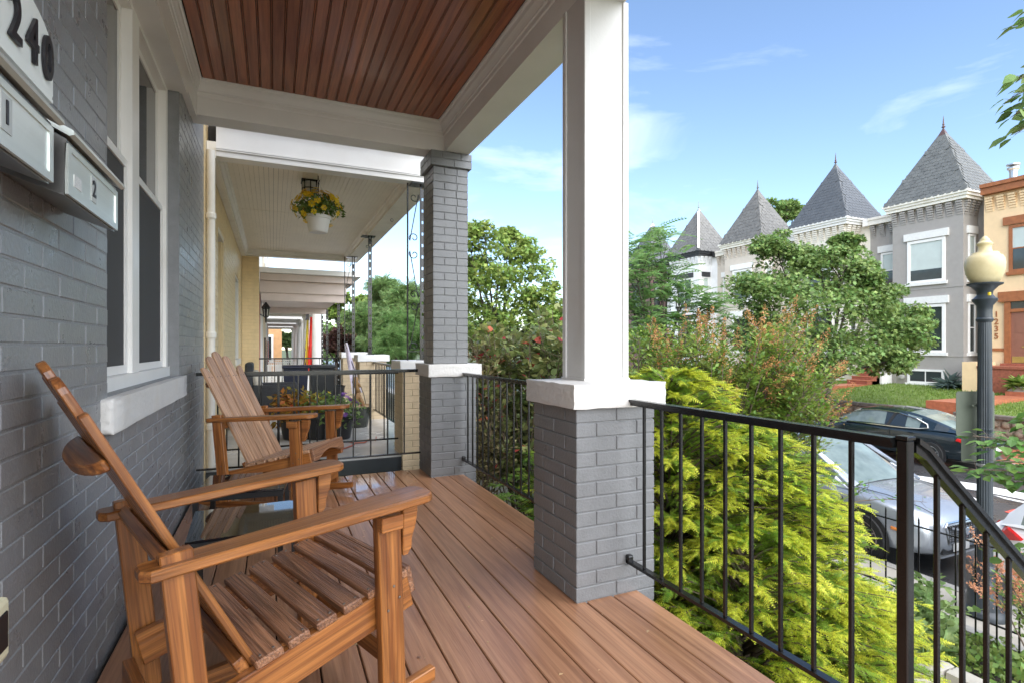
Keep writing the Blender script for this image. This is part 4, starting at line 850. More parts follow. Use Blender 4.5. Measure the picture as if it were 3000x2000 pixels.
# white colonnaded porches far down the row
WALLS = [(.74, .60, .40), (.70, .66, .60), (.62, .40, .30), (.72, .70, .66)]
for k, (y0, y1, lab) in enumerate(((19.6, 25.2, 'first white colonnaded porch beyond the rainbow flag'), (27.2, 31.4, 'second white colonnaded porch far down the row'), (32.6, 36.4, 'third white colonnaded porch far down the row'), (37.8, 41.5, 'farthest white colonnaded porch of the row'))):
    t = thing('porch', lab, 'porch', (.5, (y0+y1)/2, -.8), group='white colonnaded porches'); zo = -.02*k
    for yy in (y0, y1):
        MB().lathe([(.24, -.8), (.24, -.72), (.20, -.68), (.19, .5), (.17, 2.30), (.17, 2.33), (.20, 2.36), (.20, 2.40), (.23, 2.42), (.23, 2.48)], (1.38, yy, zo), 20).ob('column', WHITE, t, smooth=40)
        MB().box(-.3, 1.60, yy-.17, yy+.17, 2.481+zo, 2.74+zo).ob('beam', WHITE, t)
    MB().box(1.25, 1.58, y0+.171, y1-.171, 2.482+zo, 2.73+zo).ob('street_beam', WHITE, t); MB().box(-.3, 1.75, y0-.25, y1+.25, 2.741+zo, 2.84+zo).ob('cornice', WHITE, t); MB().box(-.3, 1.24, y0+.172, y1-.172, 2.60+zo, 2.62+zo).ob('ceiling', WHITE, t)
    MB().box(-.3, 1.6, y0-.2, y1+.2, -.95, -.8).ob('floor', PFLOOR, t)
    rl = MB().box(-.28, 1.2, y0-.03, y0+.03, .30, .36).box(-.28, 1.2, y0-.03, y0+.03, -.62, -.57).ob('rail', WHITE, t)
    for i in range(13): MB().box(-.24+i*.11, -.19+i*.11, y0-.02, y0+.02, -.57, .30).ob('baluster', WHITE, t)
    hh = thing('brick_house', ['tan', 'off white', 'red brick', 'pale'][k]+' house behind the '+['first', 'second', 'third', 'farthest'][k]+' white colonnaded porch', 'house', (-2, (y0+y1)/2, -1.5))
    ym = y1+.9 if k < 3 else y1+.3; yl = 18.01 if k == 0 else [0, 26.1, 32.3, 37.3][k]
    ye = [26.09, 32.29, 37.29, 41.9][k]
    MB().box(-9, -.30, yl, ye, -1.5, 8.4-.1*k).ob('wall', mat('row_wall_%d' % k, WALLS[k], .6), hh)
    for zz in (4.2,):
        wfm = MB().box(-.30, -.26, (yl+ye)/2-.6, (yl+ye)/2+.6, zz, zz+1.9).ob('window', WHITE, hh); MB().box(-.259, -.255, (yl+ye)/2-.5, (yl+ye)/2+.5, zz+.1, zz+1.8).ob('pane', PANE, wfm)
    MB().box(-.30, -.24, (yl+ye)/2-.5, (yl+ye)/2+.5, -.79, 1.5).ob('door', PINKD if k == 2 else PANE, hh)
# rainbow flag hanging from the porch
FLG = {'red': (.75, .03, .02), 'orange': (.8, .25, .02), 'yellow': (.75, .6, .05), 'purple': (.16, .03, .25), 'grey': (.22, .21, .22)}
t = thing('rainbow_flag', 'rainbow flag hanging beside the first white column', 'flag', (1.05, 17.9, .4))
def cloth(p0, p1, p2, p3, n=10, amp=.03):
    vs = []; fs = []
    for j in range(n+1):
        for i in range(4):
            a = Vector(p0).lerp(Vector(p1), i/3); b = Vector(p3).lerp(Vector(p2), i/3); q = a.lerp(b, j/n); q.y += amp*math.sin(i*2.1+j*.5); vs.append(q)
    for j in range(n):
        for i in range(3): q = j*4+i; fs.append((q, q+1, q+5, q+4))
    return MB().add(vs, fs)
for i, (c, x0, x1, z0, z1) in enumerate((('grey', .93, 1.02, 2.0, 2.45), ('purple', .86, .93, .45, 1.35), ('yellow', .90, .98, .60, 2.02), ('orange', .96, 1.0, .50, 2.05), ('red', 1.0, 1.10, .40, 2.10))):
    m = cloth((x0+.06, 17.9+i*.012, z1), (x1+.03, 17.9+i*.012, z1), (x1, 17.9, z0), (x0-.02, 17.9, z0)).ob('stripe', mat('flag_'+c, FLG[c], .7), t, smooth=True)
MB().bar((.7, 17.9, 2.47), (1.25, 17.9, 2.45), .02, .02).ob('staff', WHITE, t)
# end building
t = thing('apartment_building', 'orange brick end building with tall white window past the porches', 'building', (-2, 52, -2))
MB().box(-12, .68, 50, 60, -2.1, 4.6).ob('wall', mat('orange_brick', (.60, .33, .15), .6, .12, 3), t); wfm = MB().box(-.62, .02, 49.93, 49.999, -.1, 2.2).ob('window', WHITE, t); MB().box(-.46, -.14, 49.91, 49.929, .1, 2.0).ob('pane', PANE, wfm)
MB().box(-.66, -.62, 49.95, 49.998, -.5, 4).ob('drain_pipe', mat('brown_pipe', (.2, .1, .05), .5), t)

# ---------------------------------------------------------------- things on the cream porch
t = thing('glazed_pot', 'dark green glazed pot with sandy rim on the pale porch floor', 'pot', (1.14, 8.15, 0))
MB().lathe([(.13, 0), (.14, .01), (.175, .15), (.195, .27), (.20, .285), (.20, .30)], (1.14, 8.15, 0), 28).ob('bowl', GLAZE, t, smooth=40); MB().lathe([(.20, .301), (.212, .305), (.212, .318), (.185, .318), (.18, .28)], (1.14, 8.15, 0), 28).ob('rim', TERR, t, smooth=40)
SCU = mat('driftwood', (.30, .17, .07), .6, .3, 14)
t = thing('wood_sculpture', 'forked brown driftwood figure standing in the green pot', 'sculpture', (1.14, 8.15, .28))
sb = MB().tube([(1.03, 8.13, .27), (1.06, 8.13, .36), (1.13, 8.14, .44), (1.15, 8.14, .52)], [.035, .032, .04, .035], 9).tube([(1.22, 8.16, .27), (1.20, 8.15, .36), (1.15, 8.14, .46)], [.033, .03, .035], 9).tube([(1.15, 8.14, .50), (1.12, 8.13, .58), (1.10, 8.13, .66), (1.11, 8.13, .71), (1.125, 8.13, .735)], [.036, .032, .045, .042, .02], 9).tube([(1.11, 8.13, .66), (1.16, 8.12, .62), (1.17, 8.12, .58)], [.025, .018, .014], 8)
sb.ob('figure', SCU, t, smooth=True); MB().lathe([(.17, .282), (.19, .29)], (1.14, 8.15, 0), 20).ob('soil', TERR, t)
t = thing('garden_flag', 'pale lilac pennant leaning over the green pot', 'flag', (1.18, 8.5, .2)); LIL = mat('lilac_cloth', (.55, .47, .62), .7, .2, 9, rgb2=(.75, .70, .72))
cloth((1.00, 8.55, 1.22), (1.04, 8.55, 1.24), (1.25, 8.45, .48), (1.10, 8.45, .46), 12, .02).ob('pennant', LIL, t, smooth=True); MB().tube([(1.0, 8.56, 1.24), (1.27, 8.45, .45), (1.30, 8.44, .30)], .006, 5).ob('pole', IRON, t)
t = thing('black_planter', 'large black planter at the far end of the cream porch', 'planter', (1.02, 10.7, 0)); MB().lathe([(.19, 0), (.20, .01), (.235, .40), (.245, .41), (.245, .44), (.22, .44), (.215, .36)], (1.02, 10.7, 0), 30).ob('tub', POTB, t, smooth=40); MB().lathe([(.2, .35), (.215, .36)], (1.02, 10.7, 0), 24).ob('soil', MULCH, t)
HOSE = mat('orange_hose', (.42, .10, .05), .45)
t = MB().tube([(.62+.24*math.cos(a)*(1+.25*math.sin(2*a+.4)), 6.62+.30*math.sin(a), .012) for a in np.linspace(.2, 6.6, 40)]+[(1.02, 6.7, .012), (1.1, 6.9, .012), (1.16, 6.75, .02), (1.20, 6.95, .03)], .008, 7).ob('garden_hose', HOSE, None, smooth=True)
tag(t, 'thin orange hose coiled on the pale porch floor', 'hose')
WICK = mat('dark_wicker', (.030, .032, .036), .5, .3, 40, bump=1.0, bscale=130)
t = thing('wicker_armchair', 'dark grey wicker armchair behind the far rocking chair', 'chair', (.05, 8.6, 0))
for nm, a in (('seat', (-.28, .32, 8.32, 8.88, .18, .42)), ('back', (-.36, -.26, 8.30, 8.90, .30, .95)), ('arm', (-.27, .34, 8.24, 8.31, .18, .64)), ('arm', (-.27, .34, 8.89, 8.96, .18, .64))): ob(nm, bevmesh((a[1]-a[0], a[3]-a[2], a[5]-a[4]), .03, WICK, 2), None, t, ((a[0]+a[1])/2, (a[2]+a[3])/2, (a[4]+a[5])/2))
for x in (-.27, .30):
    for y in (8.28, 8.92): piece('leg', (.04, .04, .18), WICK, t, (x, y, .09), None, .004)
ob('cushion', bevmesh((.10, .5, .42), .04, mat('pale_cushion', (.55, .50, .42), .8, .3, 12), 2), None, t, (-.20, 8.6, .63), Euler((0, R(-14), 0)))
BIN = mat('navy_bin', (.012, .016, .04), .4); BING = mat('charcoal_bin', (.03, .033, .035), .45)
for lab, x, m in (('navy blue wheeled bin beyond the wicker chair', .36, BIN), ('charcoal wheeled bin near the white column', .80, BING)):
    t = thing('wheeled_bin', lab, 'bin', (x, 10.2, 0), group='wheeled bins'); MB().add([(x-.16, 10.0, .05), (x+.16, 10.0, .05), (x+.16, 10.4, .05), (x-.16, 10.4, .05), (x-.20, 9.95, .80), (x+.20, 9.95, .80), (x+.20, 10.45, .80), (x-.20, 10.45, .80)], [(0, 3, 2, 1), (4, 5, 6, 7), (0, 1, 5, 4), (1, 2, 6, 5), (2, 3, 7, 6), (3, 0, 4, 7)]).ob('bin_body', m, t)
    ob('lid', bevmesh((.44, .56, .05), .015, m), None, t, (x, 10.19, .828))
    for s in (-1, 1): MB().lathe([(.06, -.02), (.06, .02)], (x+s*.15, 10.42, .06), 14, axis='x').ob('wheel', TYRE, t)

# ================================================================ terrace across the street
SLATE = [mat('slate_grey', (.118, .122, .116), .5, .22, 3, bump=.3, bscale=30), mat('slate_blue', (.088, .094, .100), .42, .15, 3, bump=.3, bscale=30), mat('slate_brown', (.132, .128, .118), .55, .3, 4, bump=.3, bscale=30), mat('slate_taupe', (.142, .138, .128), .55, .3, 4, bump=.3, bscale=30), mat('slate_far', (.10, .105, .12), .5, .2, 4)]
LINT = mat('rough_white_stone', (.72, .71, .68), .6, .06, 9, bump=.8, bscale=25); BLKT = mat('black_wood_trim', (.03, .03, .032), .5); COPPER = mat('weathered_finial', (.10, .055, .05), .5); COPG = mat('green_grey_metal', (.28, .32, .31), .45)
TANT = mat('brown_wood_trim', (.33, .115, .040), .5, .2, 6); DOORB = mat('brown_door', (.26, .115, .075), .4, .08); BRASS = mat('brass_plate', (.55, .40, .12), .35, metal=.6)
BLIND = mat('pale_roller_blind', (.50, .56, .53), .5, .06, 2, spec=.6); DGL = mat('dark_facade_glass', (.035, .045, .045), .06, .4, .8, spec=.8)
def win(parent, plane, at, a0, a1, z0, z1, frm, ft=.09, sash=True, glass=DGL, blind=None, lint=LINT, lov=.14, lh=.34, sillm=None, bars=0, out=None):
    """window on a facade: plane 'x' = facade facing -X at X=at spanning Y a0..a1; plane 'y' = facing -Y at Y=at spanning X"""
    def B(u0, u1, d0, d1, z0, z1, mb=None):
        mb = mb or MB(); return mb.box(at+d0, at+d1, u0, u1, z0, z1) if plane == 'x' else mb.box(u0, u1, at+d0, at+d1, z0, z1)
    f = MB(); B(a0, a0+ft, -.05, .03, z0, z1, f); B(a1-ft, a1, -.05, .03, z0, z1, f); B(a0+ft, a1-ft, -.05, .03, z1-ft, z1, f); B(a0+ft, a1-ft, -.05, .03, z0, z0+ft*.8, f)
    if sash: zm = (z0+z1)/2; B(a0+ft, a1-ft, -.02, .03, zm-.025, zm+.025, f)
    for i in range(bars): u = a0+ft+(a1-a0-2*ft)*(i+1)/(bars+1); B(u-.02, u+.02, -.025, .03, z0+ft*.8, z1-ft, f)
    w_ = f.ob('window', frm, parent)
    B(a0+ft, a1-ft, -.005, .005, z0+ft*.8, z1-ft).ob('pane', glass, w_)
    if blind: B(a0+ft+.002, a1-ft-.002, -.012, -.007, z0+(z1-z0)*blind, z1-ft-.002).ob('blind', BLIND, w_)
    if lint is not None:
        s = rough_slab(0, 1, 0, 1, 0, 1, 5, .02, int(a0*100) % 97); o = B(a0-lov, a1+lov, -.09, .06, z1+.03, z1+.03+lh); me = o.mesh('lintel'); ob('lintel', me, lint, w_)
    B(a0-.08, a1+.08, -.09, .02, z0-.14, z0-.001).ob('sill', sillm or (lint if lint is not None else frm), w_)
    return w_
CORB = {}
def corbels(parent, plane, at, a0, a1, z0, m, h=.62, n=None, wd=.24):
    """row of stepped brick brackets below a cornice, each its own piece"""
    k = (plane, m.name, h)
    if k not in CORB:
        mb = MB()
        for i in range(6):
            d = .03+.026*i; zz = h*i/6; wv = wd/2
            mb.box(-d, .0, -wv, wv, zz, zz+h/6-.022) if plane == 'x' else mb.box(-wv, wv, -d, .0, zz, zz+h/6-.022)
        CORB[k] = mb.mesh('corbel'); CORB[k].materials.append(m)
    n = n or max(2, round((a1-a0)/.40))
    for i in range(n):
        u = a0+wd/2+(a1-a0-wd)*i/(n-1) if n > 1 else (a0+a1)/2
        ob('corbel', CORB[k], None, parent, (at, u, z0) if plane == 'x' else (u, at, z0))
def slates(roof, corners, apex, m, w_=.26, ex=.19, solo=True, scallop=True):
    """slates on one roof face: corners = two eave points, apex"""
    a, b, c = Vector(corners[0]), Vector(corners[1]), Vector(apex); e = (b-a); Lb = e.length; e /= Lb; mid = (a+b)/2; up = (c-mid); S = up.length; up /= S; nrm = e.cross(up).normalized()
    if nrm.z < 0: nrm = -nrm
    hh = ex*1.25
    pr = [(-w_/2+.006, hh*.5), (-w_/2+.006, -hh*.30), (-w_*.28, -hh*.5), (w_*.28, -hh*.5), (w_/2-.006, -hh*.30), (w_/2-.006, hh*.5)]
    M3 = Matrix((e, up, e.cross(up))).transposed(); flip = (M3 @ Vector((0, 0, 1))).dot(nrm)
    mb0 = MB(); zt = .008*flip
    mb0.add([(x, y, -zt+(.012*flip if y < 0 else 0)) for x, y in pr]+[(x, y, zt+(.012*flip if y < 0 else 0)) for x, y in pr], [tuple(range(6))[::-1], tuple(range(6, 12))]+[(i, (i+1) % 6, 6+(i+1) % 6, 6+i) for i in range(6)])
    me = mb0.mesh('slate'); me.materials.append(m); items = []
    rows = int((S-.35)/ex)
    for i in range(rows):
        s = .08+i*ex; half = Lb/2*(1-s/S); off = (i % 2)*w_/2; n = int(half/w_)+2
        for j in range(-n, n+1):
            u = j*w_+off
            if abs(u) <= half-w_*.42: items.append(mid+e*u+up*s+nrm*(.006+random.uniform(0, .004)))
    if solo:
        for p in items: ob('slate', me, None, roof, p, M3 @ Matrix.Rotation(random.uniform(-.02, .02), 3, 'Z'))
    else:
        mb = MB(); fs = [tuple(p.vertices) for p in me.polygons]
        for p in items: mb.add([p+M3 @ v.co for v in me.vertices], fs)
        bm_ = bpy.data.meshes.new('slate_courses'); bm_.from_pydata(mb.v, [], mb.f); bm_.update(); o = ob('slate_courses', bm_, m, roof); o['kind'] = 'stuff'
def row_house(k, label, wallc, trim, roofm, lintm, frm, solo, corn, finc, stripe=None, tip=None):
    yc = 15.10+5.4*k; bx, rx = 28.0, 29.15; y0, y1 = yc-2.1, yc+3.3-.002; ya, yb = yc-1.49, yc+1.49
    if k == 0: y0 = 13.0
    t = thing('row_house', label, 'house', (bx, yc, -1.0), group='terraced houses across the street')
    wm = mat('row_paint_%d' % k, wallc, .55, .05, 4, bump=.15, bscale=22)
    MB().box(rx, 40, y0, y1, -1.2, 8.0).ob('wall', wm, t); MB().box(bx, rx+.002, ya, yb, -1.2, 7.72).ob('bay', wm, t)
    for z in (3.86, .74): MB().box(bx-.02, rx, ya-.02, yb+.02, z, z+.05).ob('string_course', wm, t)
    corbels(t, 'x', bx, ya, yb, 7.08, wm, n=8); corbels(t, 'y', ya, bx+.05, rx-.1, 7.08, wm, n=3); corbels(t, 'x', rx, yb+.1, y1-.05, 6.95, wm, n=4)
    MB().box(bx-.20, rx+.5, ya-.20, yb+.20, 7.72, 7.86).box(bx-.26, rx+.5, ya-.26, yb+.26, 7.862, 7.98).box(bx-.32, rx+.5, ya-.32, yb+.32, 7.982, 8.09).ob('cornice', corn, t)
    MB().box(rx-.22, rx, yb+.33, y1, 7.60, 7.85).box(rx-.26, rx, yb+.33, y1, 7.852, 7.98).ob('recess_cornice', corn, t)
    if y0 < ya-.33: MB().box(rx-.22, rx, y0, ya-.33, 7.60, 7.98).ob('recess_cornice', corn, t)
    # pyramid roof
    e0, e1, f0, f1 = bx-.30, bx+3.06, yc-1.78, yc+1.78; ap = (bx+1.38, yc, 11.62); zb = 8.092
    P0 = [(e0, f0, zb), (e0, f1, zb), (e1, f1, zb), (e1, f0, zb)]
    rf_ = MB().add(P0+[ap], [(0, 1, 4), (1, 2, 4), (2, 3, 4), (3, 0, 4), (0, 3, 2, 1)]).ob('roof', roofm, t)
    w__ = .27 if k < 2 else .34
    slates(rf_, (P0[0], P0[1]), ap, roofm, w__, .20 if k < 2 else .26, solo); slates(rf_, (P0[3], P0[0]), ap, roofm, w__, .20 if k < 2 else .26, solo)
    c = Vector(ap)
    MB().add([(c.x-.17, c.y-.17, c.z-.36), (c.x+.17, c.y-.17, c.z-.36), (c.x+.17, c.y+.17, c.z-.36), (c.x-.17, c.y+.17, c.z-.36), (c.x, c.y, c.z+.06)], [(0, 1, 4), (1, 2, 4), (2, 3, 4), (3, 0, 4)]).ob('roof_cap', tip or finc, rf_)
    MB().lathe([(.02, .0), (.05, .05), (.09, .08), (.05, .11), (.035, .15), (.05, .20), (.03, .26), (.025, .38), (.006, .62)], ap, 10).ob('finial', finc, rf_)
    if stripe:
        a = Vector(P0[0]); d = c-a; MB().bar(a+d*.02+Vector((-.05, -.05, .05)), a+d*.90+Vector((-.04, -.04, .04)), .16, .05).ob('hip_capping', stripe, rf_)
    win(t, 'x', bx, yc-.80, yc+.80, 4.19, 6.20, frm, .13 if k != 3 else .09, k != 0, DGL, .30 if k in (0, 2) else (.55 if k == 1 else None), lintm, bars=1 if k == 3 else 0)
    win(t, 'x', bx, yc-.80, yc+.80, .92, 3.14, frm, .13, False, DGL, None, lintm)
    for z0, z1 in ((4.19, 6.20), (.92, 3.14)): win(t, 'y', ya, bx+.35, bx+.90, z0, z1, frm, .08, True, DGL, .45 if z0 > 4 else None, lintm, lov=.10)
    win(t, 'x', rx, yb+.45, yb+1.25, 4.19, 6.05, frm, .10, True, DGL, .5, lintm)
    d_ = MB().box(rx-.02, rx+.01, yb+.40, yb+1.40, .50, 2.65).ob('door', DOORB, t); MB().box(rx-.06, rx+.02, yb+.28, yb+1.52, 2.651, 3.3).ob('transom', frm, d_)
    win(t, 'x', bx, yc-.75, yc+.80, -.52, .14, frm, .10, False, DGL, None, None, bars=1)
    return t
G0 = row_house(0, 'grey brick row house with tall patterned slate pyramid roof', (.33, .305, .28), None, SLATE[0], LINT, WHITE, True, OFFW, COPPER)
row_house(1, 'cream row house with blue slate pyramid roof behind the maple', (.72, .67, .58), None, SLATE[1], WHITE, WHITE, True, WHITE, COPPER, tip=SLATE[0])
row_house(2, 'taupe row house with brown slate pyramid roof', (.60, .53, .45), None, SLATE[2], WHITE, WHITE, False, OFFW, SLATE[2], tip=SLATE[2])
row_house(3, 'white row house with black trim and white striped pyramid roof', (.78, .78, .78), None, SLATE[3], BLKT, WHITE, False, BLKT, COPG, WHITE, COPG)
row_house(4, 'dark red brick row house with white tipped pyramid roof', (.20, .12, .11), None, SLATE[4], BLKT, BLKT, False, BLKT, COPG, None, WHITE)
row_house(5, 'far brick row house almost hidden behind the feathery tree', (.22, .14, .12), None, SLATE[4], BLKT, BLKT, False, BLKT, COPG)
# cat tree in the window of the grey house, gas meter beside the basement window
t = thing('cat_tree', 'pale cat tree behind the ground floor window of the grey house', 'cat tree', (27.9, 15.6, 1.1)); CT = mat('cat_tree_carpet', (.50, .44, .40), .9)
for x in (15.86, 15.30, 15.05): pass
for y, z0, z1 in ((15.62, 1.06, 2.0), (15.42, 1.06, 1.45), (15.22, 1.06, 1.80)): MB().box(27.955, 27.975, y-.04, y+.04, z0, z1).ob('post', CT, t)
for y, z in ((15.60, 2.0), (15.22, 1.80), (15.64, 1.55)): MB().box(27.945, 27.985, y-.20, y+.20, z, z+.05).ob('shelf', CT, t)
MB().box(27.945, 27.985, 15.28, 15.56, 1.06, 1.42).ob('den', CT, t)
t = thing('gas_meter', 'small grey gas meter beside the basement window of the grey house', 'meter', (27.85, 16.2, -.4)); MB().lathe([(.10, -.12), (.13, -.05), (.13, .05), (.10, .12)], (27.85, 16.1, -.25), 12).ob('dial_case', KERB, t); MB().tube([(27.9, 16.4, -.6), (27.9, 16.4, .05), (27.86, 16.2, .05), (27.85, 16.1, -.1)], .03, 6).ob('pipe', KERB, t)
# tan house at the right edge
t = thing('row_house', 'tan row house numbered 1235 with brown trim and brown door', 'house', (28.3, 10, -1.0), group='terraced houses across the street'); TAN = mat('tan_paint', (.80, .58, .34), .55, .05, 4)
MB().box(28.3, 40, 4, 12.995, -1.2, 8.05).ob('wall', TAN, t); corbels(t, 'x', 28.3, 6.0, 12.9, 7.0, TAN, n=18); MB().box(28.0, 28.32, 4, 12.99, 7.72, 8.0).box(27.92, 28.32, 4, 12.99, 8.002, 8.16).ob('cornice', TANT, t)
win(t, 'x', 28.3, 10.9, 12.12, 4.3, 6.25, TANT, .12, True, DGL, .5, TANT, lov=.18)
d_ = MB().box(28.27, 28.31, 11.05, 12.05, .50, 2.60).ob('door', DOORB, t)
for zz in (.95, 1.75): MB().box(28.262, 28.271, 11.20, 11.90, zz, zz+.62).ob('door_panel', DOORB, d_)
MB().box(28.255, 28.268, 11.10, 12.0, .53, .78).ob('kick_plate', BRASS, d_); MB().box(28.25, 28.268, 11.42, 11.68, 1.15, 1.20).ob('letter_slot', BRASS, d_)
MB().lathe([(.05, 0), (.06, .015), (.02, .03)], (28.24, 11.3, 2.1), 10, axis='x').ob('knocker', BLKT, d_)
MB().box(28.2, 28.34, 10.85, 11.05, .5, 3.05).box(28.2, 28.34, 12.05, 12.25, .5, 3.05).box(28.2, 28.34, 11.05, 12.05, 2.62, 2.75).ob('door_frame', TANT, t); MB().box(28.26, 28.30, 11.05, 12.05, 2.752, 3.05).ob('transom', DGL, t)
MB().box(28.15, 28.34, 10.7, 12.45, 3.06, 3.48).ob('lintel', TANT, t); MB().box(28.25, 28.31, 12.25, 12.98, 1.0, 1.12).ob('string_course', TANT, t)
for i, ch_ in enumerate('1235'): ob('digit', text_mesh(ch_, .34, .012, TANT, .004), None, t, (28.28, 12.55, 2.55-.31*i), Euler((R(90), 0, R(-90))))
vp = MB().lathe([(.14, 8.0), (.14, 8.75), (.16, 8.76), (.16, 8.79), (.14, 8.80), (.22, 8.86), (.22, 8.92), (.10, 8.98), (.24, 9.02), (.24, 9.07), (.05, 9.10)], (29.3, 12.4, 0), 14).ob('flue', ALLOY, t, smooth=35)
# front garden walls, lawns, steps
LWN = lambda x, y: -.95+(x-20.6)*.045
for a, b in ((11.12, 27.0), (27.0, 60), (-5, 10.18)): sheet('lawn', 20.6, 28.4, a, b, 0, GRASS, nx=8, ny=10, amp=.02, zf=LWN)
MB().box(20.6, 28.4, 10.18, 11.12, -1.9, -.66).ob('brick_path', REDB)['kind'] = 'structure'
WST = mat('wall_stone', (.20, .155, .11), .75, .35, 5, bump=.7, bscale=18); WSTM = mat('wall_mortar', (.27, .22, .165), .8, .2, 8); CAPS = mat('wall_coping', (.115, .10, .085), .7, .3, 8, bump=.5)
def stone_wall(label, y0, y1, solo):
    t = thing('stone_wall', label, 'wall', (20.45, (y0+y1)/2, -1.88), group='low stone garden walls'); MB().box(20.40, 20.62, y0, y1, -1.88, -1.06).ob('core', WSTM, t)
    cp = MB()
    y = y0
    while y < y1-.05:
        b = min(y+random.uniform(.5, .9), y1); piece('coping', (.34, b-y-.012, .13), CAPS, t, (20.47, (y+b)/2, -.995+random.uniform(-.008, .008)), None, .02); y = b
    rr = 0
    for r_, (za, zb_) in enumerate(((-1.87, -1.60), (-1.59, -1.34), (-1.33, -1.07))):
        y = y0+.02
        while y < y1-.1:
            b = min(y+random.uniform(.22, .5), y1-.01)
            bm = bmesh.new(); bmesh.ops.create_icosphere(bm, subdivisions=1, radius=.5)
            for v in bm.verts: v.co += Vector([random.uniform(-.06, .06) for _ in range(3)]); m_ = max(abs(v.co.y), abs(v.co.z)); v.co.y *= 1.0+.25*(.5-abs(v.co.z)); v.co.z *= 1.0+.25*(.5-abs(v.co.y))
            bmesh.ops.scale(bm, vec=(.14, (b-y)*.98, (zb_-za)*1.0), verts=bm.verts); me = bpy.data.meshes.new('stone'); bm.to_mesh(me); bm.free(); shade(me, True); ob('stone', me, WST, t, (20.38, (y+b)/2, (za+zb_)/2)); y = b
            if not solo and y > y0+9: break
for lab, a, b in (('stone garden wall below the lawn of the grey house', 11.12, 16.4), ('stone garden wall right of the brick yard steps', 5.5, 10.18), ('stone garden wall below the cream and taupe houses', 17.8, 27.0)): stone_wall(lab, a, b, True)
t = thing('yard_steps', 'red brick steps rising from the far pavement behind the lamp post', 'steps', (20.6, 10.65, -1.88))
for i in range(5): 
    s = MB().box(20.0+i*.30, 21.2, 10.20, 11.10, -1.9, -1.70+i*.215).ob('step', REDB2, t); MB().box(19.97+i*.30, 20.31+i*.30, 10.19, 11.11, -1.699+i*.215, -1.655+i*.215).ob('tread', REDB, s)
t = thing('entrance_steps', 'red brick entrance steps between the grey house and the maple', 'steps', (27.3, 17.2, -.7))
for i in range(6):
    s = MB().box(26.3+i*.36, 29.0, 16.75, 17.75, -.9, -.48+i*.18).ob('step', REDB2, t); MB().box(26.28+i*.36, 26.64+i*.36, 16.73, 17.77, -.479+i*.18, -.44+i*.18).ob('tread', REDB, s)
MB().box(27.2, 28.9, 16.62, 16.72, -.8, .45).ob('cheek_wall', WHITE, t)
MB().box(22.0, 26.3, 16.75, 17.75, -1.0, -.64).ob('brick_path', REDB)['kind'] = 'structure'
t = thing('entrance_steps', 'red brick stoop below the brown door of the tan house', 'steps', (27.4, 11.3, -.7)); 
MB().box(26.6, 28.28, 9.0, 12.4, -.9, .30).ob('stoop', REDB2, t); MB().box(26.55, 28.28, 8.95, 12.45, .301, .40).ob('coping', REDB2, t); MB().box(28.0, 28.28, 10.8, 12.3, .401, .495).ob('threshold', REDB2, t)
for i in range(4): MB().box(26.3-i*.3, 26.6, 9.6, 11.0, -.9, .10-i*.2).ob('step', REDB, t)
MB().box(26.6, 28.0, 12.46, 12.98, -.9, .55).ob('cheek_wall', TAN, t)
# terrace behind the camera's own side and far ends closed by more houses down the street

# ================================================================ vegetation
def unit(a): return a/np.maximum(np.linalg.norm(a, axis=-1, keepdims=True), 1e-9)
def basis(yd, nz):
    """rotation matrices with local y along yd and local z near nz"""
    y = unit(yd); x = unit(np.cross(y, nz)+1e-6); z = np.cross(x, y); return np.stack([x, y, z], axis=-1)
def scatter(tv, tf, pos, M, sc_):
    tv = np.asarray(tv, float); tf = np.asarray(tf, int); n = len(pos); k = len(tv)
    V = np.einsum('nij,kj->nki', M, tv)*np.asarray(sc_).reshape(-1, 1, 1)+pos[:, None, :]
    F = (tf[None]+(np.arange(n)*k)[:, None, None]).reshape(-1, tf.shape[1]); return V.reshape(-1, 3), F
LEAF = ([(0, 0, 0), (.26, .45, .06), (0, 1, -.06), (-.26, .45, .06)], [(0, 1, 2), (0, 2, 3)])
LEAFW = ([(0, 0, 0), (.30, .22, .05), (.36, .55, .05), (0, 1.05, -.10), (-.36, .55, .05), (-.30, .22, .05), (0, .5, 0)], [(0, 1, 6), (1, 2, 6), (2, 3, 6), (3, 4, 6), (4, 5, 6), (5, 0, 6)])
MAPLE = ([(0, 0, 0), (.45, .12, .02), (.22, .35, 0), (.55, .62, -.04), (.18, .60, 0), (0, 1.0, -.08), (-.18, .60, 0), (-.55, .62, -.04), (-.22, .35, 0), (-.45, .12, .02)], [(0, 1, 2), (0, 2, 8), (0, 8, 9), (2, 3, 4), (2, 4, 6), (2, 6, 8), (4, 5, 6), (6, 7, 8)])
def mk_frond(n, w0, droop, lw, L=1.0, tipw=.15):
    """feather: leaflets in pairs along an axis"""
    v = []; f = []
    for i in range(n):
        t = (i+.6)/n; y = L*t; z = -droop*t*t; l = w0*(1-(1-tipw)*t)*(.55+.45*min(1, t*3))
        for s in (-1, 1):
            b = len(v); v += [(0, y-lw*.5, z), (s*l, y+l*.45, z-.25*l), (0, y+lw*.5, z)]; f.append((b, b+1, b+2))
    b = len(v); v += [(-.012, 0, 0), (.012, 0, 0), (0, L*1.06, -droop*1.1)]; f.append((b, b+1, b+2)); return v, f
